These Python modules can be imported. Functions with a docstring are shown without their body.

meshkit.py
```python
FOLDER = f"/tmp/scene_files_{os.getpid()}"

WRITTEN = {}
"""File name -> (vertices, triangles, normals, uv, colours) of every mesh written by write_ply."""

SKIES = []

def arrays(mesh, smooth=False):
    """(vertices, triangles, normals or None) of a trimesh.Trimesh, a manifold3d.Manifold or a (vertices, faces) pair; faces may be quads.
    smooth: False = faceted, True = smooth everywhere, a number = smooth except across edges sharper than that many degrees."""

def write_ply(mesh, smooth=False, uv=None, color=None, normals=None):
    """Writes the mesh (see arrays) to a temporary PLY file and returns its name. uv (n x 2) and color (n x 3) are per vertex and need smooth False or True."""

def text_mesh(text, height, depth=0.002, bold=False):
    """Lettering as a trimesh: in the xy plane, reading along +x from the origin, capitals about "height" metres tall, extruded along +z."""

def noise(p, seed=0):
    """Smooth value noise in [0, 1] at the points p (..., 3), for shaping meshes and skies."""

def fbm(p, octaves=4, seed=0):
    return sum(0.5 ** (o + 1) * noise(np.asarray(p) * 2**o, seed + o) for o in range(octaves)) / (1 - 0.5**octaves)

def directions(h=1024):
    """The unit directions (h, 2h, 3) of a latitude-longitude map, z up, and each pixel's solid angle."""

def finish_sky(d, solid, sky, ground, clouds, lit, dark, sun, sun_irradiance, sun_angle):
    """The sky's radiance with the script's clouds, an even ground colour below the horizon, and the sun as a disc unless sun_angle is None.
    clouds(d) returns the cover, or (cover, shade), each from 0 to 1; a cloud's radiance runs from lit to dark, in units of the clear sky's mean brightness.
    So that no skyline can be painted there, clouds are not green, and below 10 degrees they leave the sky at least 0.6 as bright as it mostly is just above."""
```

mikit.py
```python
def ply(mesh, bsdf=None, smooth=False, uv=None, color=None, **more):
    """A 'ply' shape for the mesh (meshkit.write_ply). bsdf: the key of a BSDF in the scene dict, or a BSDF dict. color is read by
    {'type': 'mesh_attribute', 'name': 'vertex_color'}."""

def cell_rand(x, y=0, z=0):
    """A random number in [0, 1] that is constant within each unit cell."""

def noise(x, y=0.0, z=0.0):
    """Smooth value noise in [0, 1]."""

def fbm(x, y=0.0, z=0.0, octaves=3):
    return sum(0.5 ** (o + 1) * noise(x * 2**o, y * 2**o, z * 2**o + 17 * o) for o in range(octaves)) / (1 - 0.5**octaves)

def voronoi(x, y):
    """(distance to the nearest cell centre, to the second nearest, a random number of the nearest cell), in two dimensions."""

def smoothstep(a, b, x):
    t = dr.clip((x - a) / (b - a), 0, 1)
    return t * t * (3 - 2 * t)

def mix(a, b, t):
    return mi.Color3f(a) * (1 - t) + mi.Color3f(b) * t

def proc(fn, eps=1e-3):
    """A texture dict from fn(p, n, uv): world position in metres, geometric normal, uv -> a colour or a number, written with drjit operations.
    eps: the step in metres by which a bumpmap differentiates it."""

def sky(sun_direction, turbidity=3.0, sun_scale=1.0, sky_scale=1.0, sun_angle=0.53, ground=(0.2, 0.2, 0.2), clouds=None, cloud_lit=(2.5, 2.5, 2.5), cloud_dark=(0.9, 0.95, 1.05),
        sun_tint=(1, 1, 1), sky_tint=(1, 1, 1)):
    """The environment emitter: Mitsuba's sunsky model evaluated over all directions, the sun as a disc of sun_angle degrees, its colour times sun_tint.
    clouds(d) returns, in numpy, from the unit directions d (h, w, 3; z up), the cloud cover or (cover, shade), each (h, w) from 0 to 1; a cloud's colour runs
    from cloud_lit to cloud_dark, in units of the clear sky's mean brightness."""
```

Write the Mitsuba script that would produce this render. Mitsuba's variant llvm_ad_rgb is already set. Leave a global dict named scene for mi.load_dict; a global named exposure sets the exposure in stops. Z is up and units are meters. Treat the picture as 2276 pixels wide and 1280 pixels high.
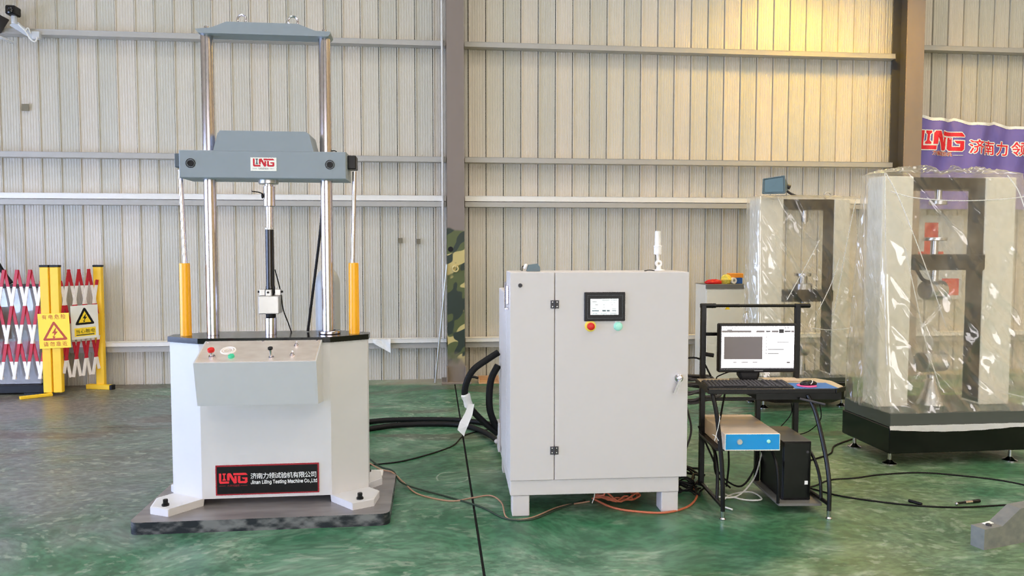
import math, random
import numpy as np
import trimesh
import mitsuba as mi
import drjit as dr
from shapely.geometry import Polygon
from shapely.ops import unary_union
import meshkit, mikit
from mikit import proc, noise, fbm, smoothstep, mix, voronoi, cell_rand

random.seed(7)
rng = np.random.default_rng(7)
T = mi.ScalarTransform4f
scene, labels = {}, {}

# ------------------------------------------------------------------ camera
YAW, PITCH, EYE, FOCAL = math.radians(6.0), math.atan(90 / 1650.0), 1.55, 1650.0
look = [math.sin(YAW) * math.cos(PITCH), math.cos(YAW) * math.cos(PITCH), -math.sin(PITCH)]
scene['camera'] = {'type': 'perspective', 'fov_axis': 'x', 'fov': 2 * math.degrees(math.atan(1138 / FOCAL)),
                   'near_clip': 0.05, 'far_clip': 100.0,
                   'to_world': T().look_at(origin=[0, 0, EYE], target=[look[0], look[1], EYE + look[2]], up=[0, 0, 1])}
exposure = 0.2

# ------------------------------------------------------------------ light: daylight through roof lights, side door and front windows, high bay lamps
SKYLIGHT = (2.7, 2.6, 2.5)
DOORLIGHT = (4.3, 5.5, 9.0)
FRONTLIGHT = (4.3, 4.0, 4.05)
WARM = (1.0, 0.60, 0.03)
BAY_LAMPS = [  # x, y, z, colour, radiance, what stands below
    (4.5, 7.75, 4.78, WARM, 160.0, 'yellow glowing high bay lamp by the back wall near the brown column'),
    (7.5, 4.5, 6.0, (1.0, 0.80, 0.52), 150.0, 'warm high bay lamp over the larger wrapped machine'),
    (3.4, 1.6, 6.2, (1.0, 0.84, 0.62), 130.0, 'warm high bay lamp over the hall, ahead of the desk'),
    (7.5, -1.5, 6.2, (1.0, 0.82, 0.56), 130.0, 'warm high bay lamp over the right side of the hall'),
    (-2.2, 2.6, 6.4, (1.0, 0.92, 0.80), 100.0, 'high bay lamp over the hall, ahead of the tall testing machine'),
    (-5.5, -1.5, 6.4, (1.0, 0.95, 0.88), 80.0, 'high bay lamp over the left side of the hall'),
    (1.5, -4.5, 6.2, (1.0, 0.88, 0.70), 100.0, 'high bay lamp behind the viewer in the middle of the hall'),
]
LIGHT_PANES = [  # name, x0,x1,y0,y1,z0,z1, radiance
    ('window_1', -7.0, 11.0, -7.0, -5.8, 7.93, 7.95, SKYLIGHT),
    ('window_2', -7.0, 11.0, -1.4, -0.2, 7.93, 7.95, SKYLIGHT),
    ('window_3', -7.0, 11.0, 4.2, 5.4, 7.93, 7.95, SKYLIGHT),
    ('window_4', -7.98, -7.96, -3.0, 6.5, 0.3, 2.6, DOORLIGHT),
    ('window_5', -5.0, 8.0, -11.98, -11.96, 0.3, 3.8, FRONTLIGHT),
]

# ------------------------------------------------------------------ helpers
def lin(c):
    c = np.asarray(c, float) / 255.0
    return [float(x) for x in np.where(c <= 0.04045, c / 12.92, ((c + 0.055) / 1.055) ** 2.4)]

def rgb(c):
    return {'type': 'rgb', 'value': lin(c)}

def mat(name, color, rough=0.5, metal=0.0, spec=0.5, coat=0.0):
    d = {'type': 'principled', 'base_color': color if isinstance(color, dict) else rgb(color), 'roughness': rough, 'metallic': metal}
    if not metal:
        d['specular'] = spec
    if coat:
        d['clearcoat'] = coat
        d['clearcoat_gloss'] = 0.9
    scene[name] = {'type': 'twosided', 'bsdf': d}
    return name

XF = [np.eye(4)]
def rotz(deg, at):
    m = np.eye(4); a = math.radians(deg)
    m[:2, :2] = [[math.cos(a), -math.sin(a)], [math.sin(a), math.cos(a)]]
    m[:3, 3] = at
    return m

counts = {}
def nm(base):
    n = counts.get(base, 0); counts[base] = n + 1
    return base if n == 0 else f'{base}_{n:03d}'

def put(key, mesh, m, smooth=30, **more):
    if isinstance(mesh, (list, tuple)) and not isinstance(mesh[0], np.ndarray):
        mesh = trimesh.util.concatenate(mesh)
    if isinstance(mesh, tuple):
        mesh = trimesh.Trimesh(mesh[0], mesh[1], process=False)
    if not np.allclose(XF[-1], np.eye(4)):
        mesh = mesh.copy(); mesh.apply_transform(XF[-1])
    scene[key] = mikit.ply(mesh, m, smooth=smooth, **more)
    return key

def thing(base, label, cat, group=None):
    k = nm(base)
    labels[k] = {'label': label, 'category': cat}
    if group:
        labels[k]['group'] = group
    return k

def part(parent, name, mesh, m, smooth=30, label=None, kind=None, **more):
    k = nm(parent + '__' + name)
    put(k, mesh, m, smooth, **more)
    if label or kind:
        labels[k] = {}
        if label: labels[k]['label'] = label
        if kind: labels[k]['kind'] = kind
    return k

def solo(base, label, cat, mesh, m, smooth=30, group=None, kind=None):
    k = thing(base, label, cat, group)
    if kind: labels[k]['kind'] = kind
    return put(k, mesh, m, smooth)

def struct(key, mesh, m, smooth=30):
    labels[key] = {'kind': 'structure'}
    return put(key, mesh, m, smooth)

def box(x0, x1, y0, y1, z0, z1, c=0.0):
    if c <= 0:
        b = trimesh.creation.box((x1 - x0, y1 - y0, z1 - z0)); b.apply_translation(((x0 + x1) / 2, (y0 + y1) / 2, (z0 + z1) / 2))
        return b
    pts = []
    for sx, x in ((1, x0), (-1, x1)):
        for sy, y in ((1, y0), (-1, y1)):
            for sz, z in ((1, z0), (-1, z1)):
                pts += [(x, y + sy * c, z + sz * c), (x + sx * c, y, z + sz * c), (x + sx * c, y + sy * c, z)]
    return trimesh.Trimesh(pts).convex_hull

def hull(pts):
    return trimesh.Trimesh(np.asarray(pts, float)).convex_hull

def basis(d):
    d = np.asarray(d, float); d = d / np.linalg.norm(d)
    a = np.cross(d, [0, 0, 1.0] if abs(d[2]) < 0.9 else [1.0, 0, 0]); a /= np.linalg.norm(a)
    return a, np.cross(d, a), d

def cyl(p0, p1, r, r1=None, n=20, c=0.0):
    """A capped cylinder or cone from p0 to p1; c bevels both rims."""
    p0, p1 = np.asarray(p0, float), np.asarray(p1, float)
    L = np.linalg.norm(p1 - p0); r1 = r if r1 is None else r1
    prof = [(0, 0), (r, 0), (r1, L), (0, L)] if c <= 0 else [(0, 0), (r - c, 0), (r, c), (r1, L - c), (r1 - c, L), (0, L)]
    return lathe(prof, p0, p1 - p0, n)

def lathe(prof, at=(0, 0, 0), axis=(0, 0, 1), n=24):
    a, b, d = basis(axis)
    ang = np.arange(n) * 2 * np.pi / n
    ring = np.cos(ang)[:, None] * a + np.sin(ang)[:, None] * b
    V, F, idx = [], [], []
    for r, h in prof:
        if r <= 1e-9:
            idx.append([len(V)] * n); V.append(np.asarray(at) + d * h)
        else:
            idx.append(list(range(len(V), len(V) + n))); V += list(np.asarray(at) + d * h + ring * r)
    for i in range(len(prof) - 1):
        for j in range(n):
            q = idx[i][j], idx[i][(j + 1) % n], idx[i + 1][(j + 1) % n], idx[i + 1][j]
            if q[0] != q[1]: F.append((q[0], q[1], q[2] if q[2] != q[3] else q[2]))
            if q[2] != q[3]: F.append((q[0], q[2], q[3]))
    return trimesh.Trimesh(np.array(V), np.array(F), process=False)

def spline(pts, m=8):
    p = np.asarray(pts, float)
    if len(p) < 3:
        return p
    q = np.vstack([2 * p[0] - p[1], p, 2 * p[-1] - p[-2]])
    out = []
    for i in range(1, len(q) - 2):
        t = np.linspace(0, 1, m, endpoint=False)[:, None]
        a, b, c, d = q[i - 1], q[i], q[i + 1], q[i + 2]
        out.append(0.5 * (2 * b + (c - a) * t + (2 * a - 5 * b + 4 * c - d) * t ** 2 + (3 * b - a - 3 * c + d) * t ** 3))
    return np.vstack(out + [p[-1:]])

def tube(pts, r, n=8, m=8, smooth_path=True):
    p = spline(pts, m) if smooth_path else np.asarray(pts, float)
    t = np.gradient(p, axis=0); t /= np.linalg.norm(t, axis=1, keepdims=True) + 1e-12
    a = np.cross(t[0], [0, 0, 1.0] if abs(t[0][2]) < 0.9 else [1.0, 0, 0]); a /= np.linalg.norm(a)
    A = []
    for i in range(len(p)):
        a = a - t[i] * (a @ t[i]); a /= np.linalg.norm(a); A.append(a)
    A = np.array(A); B = np.cross(t, A); ang = np.arange(n) * 2 * np.pi / n
    V = (p[:, None] + r * (np.cos(ang)[None, :, None] * A[:, None] + np.sin(ang)[None, :, None] * B[:, None])).reshape(-1, 3)
    F = []
    for i in range(len(p) - 1):
        for j in range(n):
            a0, b0 = i * n + j, i * n + (j + 1) % n
            F += [(a0, b0, b0 + n), (a0, b0 + n, a0 + n)]
    k = len(V); V = np.vstack([V, p[:1], p[-1:]])
    for j in range(n):
        F += [(k, (j + 1) % n, j), (k + 1, (len(p) - 1) * n + j, (len(p) - 1) * n + (j + 1) % n)]
    return trimesh.Trimesh(V, np.array(F), process=False)

def torus(at, axis, R, r, n=24, k=8):
    a, b, d = basis(axis)
    ang = np.linspace(0, 2 * np.pi, n + 1)
    return tube(np.asarray(at) + R * (np.cos(ang)[:, None] * a + np.sin(ang)[:, None] * b), r, k, smooth_path=False)

def extr(poly, depth):
    if not isinstance(poly, list) and not hasattr(poly, 'geom_type'):
        poly = Polygon(poly)
    elif isinstance(poly, list):
        poly = Polygon(poly)
    gs = [g for g in getattr(poly, 'geoms', [poly]) if g.area > 1e-9]
    return trimesh.util.concatenate([trimesh.creation.extrude_polygon(g, depth, engine='earcut') for g in gs])

def M(o, u, v):
    """Frame matrix: local x along u, local y along v, local z along u x v."""
    u = np.asarray(u, float); u = u / np.linalg.norm(u); v = np.asarray(v, float); v = v - u * (u @ v); v /= np.linalg.norm(v)
    m = np.eye(4); m[:3, 0], m[:3, 1], m[:3, 2], m[:3, 3] = u, v, np.cross(u, v), o
    return m

def at(mesh, m):
    mesh = mesh.copy(); mesh.apply_transform(m); return mesh

def front(o):
    return M(o, (1, 0, 0), (0, 0, 1))          # faces -y

def ext_y(poly, y0, y1):
    """Polygon in x,z swept from y0 (front) to y1 (back)."""
    return at(extr(poly, y1 - y0), front((0, y1, 0)))

def ext_x(poly, x0, x1):
    """Polygon in y,z swept along x."""
    return at(extr(poly, x1 - x0), M((x0, 0, 0), (0, 1, 0), (0, 0, 1)))

def ext_z(poly, z0, z1):
    m = extr(poly, z1 - z0); m.apply_translation((0, 0, z0)); return m

def ico(c, r, sub=2):
    s = trimesh.creation.icosphere(subdivisions=sub, radius=1.0)
    s.apply_scale(r if np.ndim(r) == 0 else np.asarray(r)); s.apply_translation(c); return s

def hexa(r):
    return [(r * math.cos(a), r * math.sin(a)) for a in np.arange(6) * math.pi / 3]

GLYPHS = {'济': '32,32 29,39 44,41 56,47 49,54 42,66 31,66 31,73 58,73 54,83 59,84 62,84 67,73 95,73 95,66 83,66 77,56 70,47 81,43 96,40 97,38 93,33 73,38 63,42 51,36 36,32|50,66 54,58 63,51 68,55 74,64 73,66;74,33 81,33 81,-7 74,-7;26,-2 35,3 41,9 44,20 44,33 51,33 51,17 49,9 46,3 41,-2 32,-7;9,78 14,82 27,74 29,71 24,66;6,-2 21,29 22,30 27,26 27,24 13,-6;4,51 9,56 21,49 24,44 19,39',
    '南': '6,68 6,74 45,74 46,84 54,84 55,74 94,74 94,68 54,67 55,56 89,56 89,-3 87,-6 80,-8 68,-8 65,-2 65,-1 77,-2 81,0 81,49 19,49 19,-8 11,-8 11,56 45,56 46,67;24,11 24,17 46,18 46,27 27,28 27,34 37,34 32,46 39,47 44,37 44,36 40,35 40,34 55,34 62,48 69,46 63,34 74,34 74,28 53,27 53,18 76,17 76,11 53,11 53,-6 46,-6 46,11',
    '力': '6,-3 23,11 32,23 37,37 41,53 40,55 8,55 8,62 41,63 41,84 49,84 49,63 91,62 87,11 84,-1 79,-6 73,-7 57,-7 55,1 73,0 77,5 81,24 82,55 49,55 44,31 34,12 22,-1 13,-7 11,-8',
    '领': '73,9 76,13 78,13 92,1 96,-4 91,-7;51,72 51,79 95,79 95,72 77,72 73,63 74,61 92,61 92,14 85,14 85,55 60,56 60,14 53,14 53,61 66,61 69,71;44,-4 55,1 64,9 69,26 69,51 76,51 75,25 72,13 69,6 62,-2 54,-7 48,-8;4,50 17,66 26,84 33,82 31,76 50,55 45,49 38,59 27,70 20,58 9,46;10,39 42,39 46,36 37,19 29,8 37,-2 34,-6 32,-7 25,2 12,15 17,19 25,13 36,32 10,32;21,54 26,58 34,49 35,46 30,43',
    '试': '34,63 67,64 67,84 75,84 75,64 96,64 96,56 76,56 79,20 82,8 84,3 87,2 89,3 91,17 97,13 94,-2 89,-7 86,-8 81,-6 74,6 71,23 68,56 34,56;78,79 83,83 92,73 94,69 88,66;5,46 5,53 26,52 26,10 36,16 37,16 39,10 19,-5 14,0 19,7 19,45;36,6 48,10 48,34 38,34 38,41 64,41 64,34 55,34 55,12 67,14 68,8 39,-1;12,78 17,82 31,70 31,68 26,63',
    '验': '38,51 56,68 66,85 73,83 71,79 73,76 88,60 98,52 94,46 84,53 83,47 53,47 53,53 52,53 42,45|67,71 54,53 83,54;44,-3 44,4 73,4 87,38 94,37 80,4 94,4 94,-3;64,38 66,39 71,39 74,16 68,15;47,35 48,37 53,37 59,14 53,13;6,74 6,80 37,80 34,38 41,37 41,21 38,2 36,-3 31,-7 16,-7 14,-1 28,-1 31,1 33,14 34,31 8,31 11,66 17,66 15,38 27,38 30,73;4,9 3,15 5,16 30,21 31,16 27,14 7,9',
    '机': '35,-4 44,11 48,24 50,41 50,79 83,79 83,4 85,0 90,0 92,4 92,18 97,16 96,-4 92,-7 81,-7 76,-2 75,72 57,71 57,33 53,13 47,-1 41,-7;3,16 14,35 21,54 20,56 5,56 5,62 22,63 22,84 29,84 29,63 44,63 44,56 29,55 29,47 44,30 39,24 32,34 29,36 29,-7 22,-8 22,39 7,11',
    '有': '4,29 21,46 31,64 6,64 6,71 35,71 39,84 47,82 44,71 94,71 94,64 40,64 34,54 35,52 82,52 82,1 81,-4 78,-7 61,-7 58,-2 58,-1 74,-1 75,1 75,12 34,12 33,-7 26,-8 26,39 9,24|33,19 74,18 75,28 34,29|34,46 34,35 75,36 75,46',
    '限': '41,-2 44,4 44,80 88,80 88,36 69,36 68,34 73,21 75,21 89,32 94,27 78,15 85,6 96,-1 92,-8 81,-1 70,13 61,35 52,36 52,3 69,7 69,0 44,-8|52,43 81,43 81,55 52,55|52,62 81,61 81,73 52,73;9,80 36,80 39,77 29,52 37,37 38,25 36,19 29,16 23,16 21,22 28,23 31,26 30,39 22,51 30,73 16,73 16,-8 9,-8',
    '公': '76,52 59,79 67,82 79,62 96,44 91,38;13,6 19,10 28,22 46,52 48,53 54,51 54,49 28,8 73,11 61,27 68,31 84,11 92,-4 84,-7 78,4 16,-1;5,43 21,59 32,81 40,79 34,64 21,46 12,38',
    '司': '9,78 89,78 89,-1 87,-5 78,-7 66,-7 63,-1 63,1 80,1 81,2 81,70 9,71;9,60 70,60 70,54 10,53;16,42 62,42 62,10 24,10 23,3 16,3|24,36 23,17 56,17 55,36',
    '电': '13,70 45,70 45,84 53,84 53,70 86,70 86,19 53,19 53,5 57,1 83,1 87,4 89,17 96,14 96,6 92,-2 86,-6 54,-6 50,-5 46,1 45,19 21,19 20,13 13,13|53,27 78,26 79,41 53,41|53,49 78,48 79,62 53,62|21,27 45,26 45,41 21,41|21,49 45,48 45,62 21,62',
    '危': '34,44 81,44 79,21 77,16 72,14 58,14 56,21 69,20 72,25 73,37 42,37 42,3 43,1 47,-1 83,-1 87,2 89,14 90,14 96,12 93,-2 90,-6 85,-8 45,-7 38,-5 34,4;4,51 21,67 31,84 39,83 37,78 64,78 69,75 62,61 94,61 94,54 25,54 24,34 22,16 19,6 9,-9 4,-4 4,-3 9,3 15,20 17,34 17,51 9,46|26,61 52,61 57,71 33,71',
    '险': '34,50 52,66 64,85 71,83 69,79 73,73 86,61 98,52 94,46 92,46 83,54 65,73 49,53 82,53 82,47 48,47 48,52 39,45 38,45;37,4 70,4 78,19 86,39 92,37 77,4 96,4 96,-3 37,-3;65,14 61,39 67,39 71,15;43,34 43,36 49,36 55,13 49,11;9,81 32,81 37,78 27,52 34,41 36,34 34,21 29,16 20,16 18,21 18,22 25,23 29,26 27,39 20,50 27,73 15,73 15,-7 9,-7',
    '请': '35,46 35,52 61,52 61,59 41,59 41,64 61,64 61,70 38,71 38,76 61,76 61,84 69,84 69,76 93,76 93,71 69,70 69,64 90,64 90,59 69,59 69,52 96,52 96,46;42,40 88,40 88,-2 86,-6 82,-8 69,-7 68,-1 81,0 80,7 50,8 49,-8 43,-8|49,14 80,13 81,21 50,21|49,27 50,26 80,26 81,34 50,34;4,46 4,53 26,53 26,10 36,17 39,11 19,-6 14,1 17,2 19,8 19,45;11,77 16,82 31,67 25,63',
    '勿': '3,40 17,60 28,84 35,82 31,69 92,69 89,8 86,-2 79,-7 62,-7 60,1 76,0 79,4 83,27 85,61 71,60 66,39 59,19 49,3 40,-7 38,-7 33,-2 44,9 52,24 59,43 63,61 48,60 42,42 35,28 26,14 15,3 8,9 19,18 28,31 36,47 41,61 26,61 19,46 10,35',
    '靠': '57,36 64,36 65,30 93,30 93,25 65,25 65,19 91,19 91,14 65,14 64,7 96,7 96,1 65,1 64,-8 57,-8;7,61 7,66 14,66 12,69 17,73 23,84 30,82 29,78 46,78 46,84 54,84 55,78 86,77 86,73 54,72 54,66 93,66 93,61|20,67 46,66 46,72 25,72;17,56 84,56 84,38 17,38|25,51 25,43 77,44 76,51;5,7 35,7 35,14 9,14 9,19 35,19 35,25 8,25 8,30 35,30 36,36 43,36 43,-8 36,-8 35,2 5,2',
    '近': '4,0 11,8 19,13 19,40 5,41 5,48 26,48 26,12 38,4 50,2 96,4 94,-4 84,-5 44,-4 31,1 23,6 20,6 9,-6;32,12 36,20 41,37 41,78 68,81 85,84 89,83 92,79 76,75 49,72 50,54 95,54 95,48 77,47 77,8 69,8 69,47 49,47 47,28 41,12 38,8;8,78 14,82 26,71 29,65 23,61 16,70',
    '当': '68,56 79,80 87,79 88,78 84,70 75,54 73,53;11,4 79,4 78,19 17,19 17,27 79,27 78,41 14,41 14,49 45,49 46,84 54,84 54,49 87,49 87,-8 79,-8 78,-4 11,-4;21,64 13,77 19,80 30,63 32,59 31,56 24,54',
    '心': '76,48 77,49 84,51 92,29 96,13 91,11 89,11 84,30;29,56 37,56 38,2 42,1 67,1 70,7 72,22 78,19 77,3 72,-4 67,-6 38,-6 34,-5 31,-2 29,3;34,76 39,81 41,80 61,64 66,58 61,53 52,62;4,11 11,31 13,49 21,47 17,26 12,8',
    '触': '49,-4 48,4 67,6 67,27 51,28 51,65 67,65 67,84 74,84 75,65 91,65 91,28 75,27 75,7 85,8 80,20 86,21 95,2 96,-6 90,-7 88,1|74,34 85,34 85,59 74,58|68,58 57,58 57,34 67,34;4,52 13,67 19,84 26,83 24,76 39,76 42,73 36,59 46,59 46,-2 45,-5 41,-7 35,-7 33,-2 33,-1 40,0 40,18 31,17 31,-5 26,-5 26,16 24,18 16,17 14,4 10,-7 9,-8 4,-5 7,3 10,15 11,48 8,48|32,53 31,41 40,41 40,53|40,35 31,35 31,23 40,23|22,69 17,59 28,59 33,69|17,24 26,23 25,36 17,35|17,42 26,41 25,53 17,53'}

def glyph(ch):
    out = []
    for pg in GLYPHS[ch].split(';'):
        rings = [[tuple(float(q) for q in pt.split(',')) for pt in rg.split()] for rg in pg.split('|')]
        out.append(Polygon(rings[0], rings[1:]).buffer(0))
    return unary_union(out)

def cjk(text, size, depth, pitch=1.04, grow=0.0):
    """Chinese lettering: each character about size metres tall, reading along +x from the origin, base line at y = 0."""
    from shapely import affinity
    gs = []
    for i, ch in enumerate(text):
        g = glyph(ch)
        if grow: g = g.buffer(grow)
        gs.append(affinity.affine_transform(g, [size / 92, 0, 0, size / 92, i * size * pitch, 0.08 * size]))
    return extr(unary_union(gs), depth)

def latin(text, height, depth, bold=False):
    return meshkit.text_mesh(text, height, depth, bold)

def logo_poly():
    L = Polygon([(0, 38), (8, 38), (8, 8), (35, 8), (35, 0), (4, 0), (0, 5)])
    I = Polygon([(12, 38), (24, 38), (24, 34), (20.5, 31), (20.5, 18), (24, 15), (24, 11), (12, 11), (12, 15), (15.5, 18), (15.5, 31), (12, 34)])
    N = unary_union([Polygon([(28, 11), (37, 11), (37, 38), (32, 38), (28, 34)]), Polygon([(30, 38), (41, 38), (62, 2), (59, 0), (52, 0)]), Polygon([(54, 2), (62, 2), (62, 27), (54, 27)])])
    G1 = Polygon([(50, 38), (94, 38), (100, 32), (100, 30), (50, 30)])
    G2 = Polygon([(66, 27), (75, 27), (75, 8), (91, 8), (91, 15), (84, 15), (80, 21), (100, 21), (100, 4), (96, 0), (70, 0), (66, 4)])
    return L, I, unary_union([N, G1, G2])

def scaled(poly, s):
    from shapely import affinity
    return affinity.scale(poly, s, s, origin=(0, 0))

# ------------------------------------------------------------------ materials
mat('white_paint', (207, 204, 202), 0.42)
mat('cabinet_paint', (206, 200, 198), 0.45)
mat('grey_paint', (136, 146, 153), 0.45)
mat('grey_paint_dark', (84, 92, 97), 0.5)
mat('box_paint', (194, 194, 194), 0.45)
mat('cream_paint', (228, 223, 208), 0.45)
mat('black_gloss', (9, 9, 11), 0.16, spec=0.5)
mat('black_paint', (11, 11, 12), 0.35, spec=0.35)
mat('black_rubber', (14, 14, 15), 0.55, spec=0.3)
mat('black_plastic', (16, 15, 17), 0.42, spec=0.35)
mat('dark_gap', (12, 12, 13), 0.8)
mat('yellow_paint', (250, 176, 10), 0.3, coat=0.3)
mat('barrier_yellow', (246, 200, 40), 0.45)
mat('red_paint', (196, 28, 38), 0.45)
mat('red_plastic', (214, 30, 26), 0.35)
mat('sign_yellow', (250, 216, 50), 0.5)
mat('yellow_plastic', (240, 220, 90), 0.4)
mat('sign_red', (178, 62, 20), 0.5)
mat('sign_white', (236, 235, 228), 0.5)
mat('paper', (238, 236, 232), 0.7)
mat('aged_paper', (120, 112, 92), 0.8)
mat('logo_red', (188, 18, 38), 0.45)
mat('banner_red', (226, 36, 48), 0.5)
mat('plate_black', (13, 10, 12), 0.4, spec=0.3)
mat('plate_red', (150, 22, 36), 0.4)
mat('white_print', (238, 238, 236), 0.5)
mat('grey_print', (130, 128, 128), 0.6)
mat('green_button', (66, 196, 150), 0.3)
mat('mint_lens', (170, 236, 218), 0.25)
mat('teal_metal', (92, 110, 116), 0.4)
mat('white_plastic', (236, 234, 232), 0.35)
mat('blue_plastic', (0, 146, 214), 0.4)
mat('navy_plastic', (34, 84, 160), 0.4)
mat('orange_plastic', (236, 150, 50), 0.5)
mat('beige_metal', (226, 204, 182), 0.45)
mat('light_grey', (196, 198, 200), 0.45)
mat('blue_mat', (70, 112, 170), 0.8)
mat('pink_rubber', (240, 90, 150), 0.6)
mat('wood_top', (196, 178, 152), 0.4)
mat('orange_rubber', (192, 106, 74), 0.5)
mat('crate_grey', (138, 136, 136), 0.4)
mat('hook_paint', (206, 188, 130), 0.5)
mat('tan_rubber', (176, 140, 116), 0.5)
mat('white_rubber', (225, 224, 218), 0.5)
mat('green_cable', (46, 62, 50), 0.5)
mat('wood', (190, 150, 108), 0.6)
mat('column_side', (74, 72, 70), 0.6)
mat('girt_paint', (226, 222, 214), 0.4)
mat('girt_grey', (172, 168, 160), 0.45)
mat('gas_grey', (168, 170, 168), 0.35)
mat('dark_iron', (58, 56, 60), 0.5)
mat('bed_grey', (82, 86, 82), 0.4)
mat('lamp_front', (104, 128, 138), 0.12)
mat('tray_grey', (110, 108, 104), 0.5)
mat('screen_grey', (128, 120, 122), 0.5)
scene['chrome'] = {'type': 'twosided', 'bsdf': {'type': 'roughconductor', 'material': 'Cr', 'alpha': 0.06}}
mat('steel', (206, 204, 201), 0.28, metal=0.75)
scene['brushed'] = {'type': 'twosided', 'bsdf': {'type': 'principled', 'base_color': proc(lambda p, n, uv: mix(lin((222, 208, 196)), lin((242, 232, 222)), fbm(p.x * 14, p.y * 40, 0.0, 3))), 'metallic': 0.65, 'roughness': 0.38}}

def wall_fn(tone):
    def f(p, n, uv):
        streak = noise(p.x * 22, 0.0, p.z * 0.05)
        dirt = fbm(p.x * 1.3, 3.0, p.z * 0.7, 3)
        grime = smoothstep(-3.4, -5.2, p.x) * (0.5 + 0.5 * noise(p.x * 5, 1.0, p.z * 2))
        c = mix(lin(tone), lin((tone[0] - 16, tone[1] - 15, tone[2] - 15)), streak * 0.2 + dirt * 0.8)
        return mix(c, lin((150, 144, 126)), dr.clip(grime * 0.35, 0, 1))
    return f
for i, tone in enumerate([(205, 198, 183), (198, 193, 179), (210, 201, 186)]):
    scene[f'sheet_{i}'] = {'type': 'twosided', 'bsdf': {'type': 'principled', 'base_color': proc(wall_fn(tone)), 'roughness': 0.42, 'specular': 0.5}}

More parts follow.
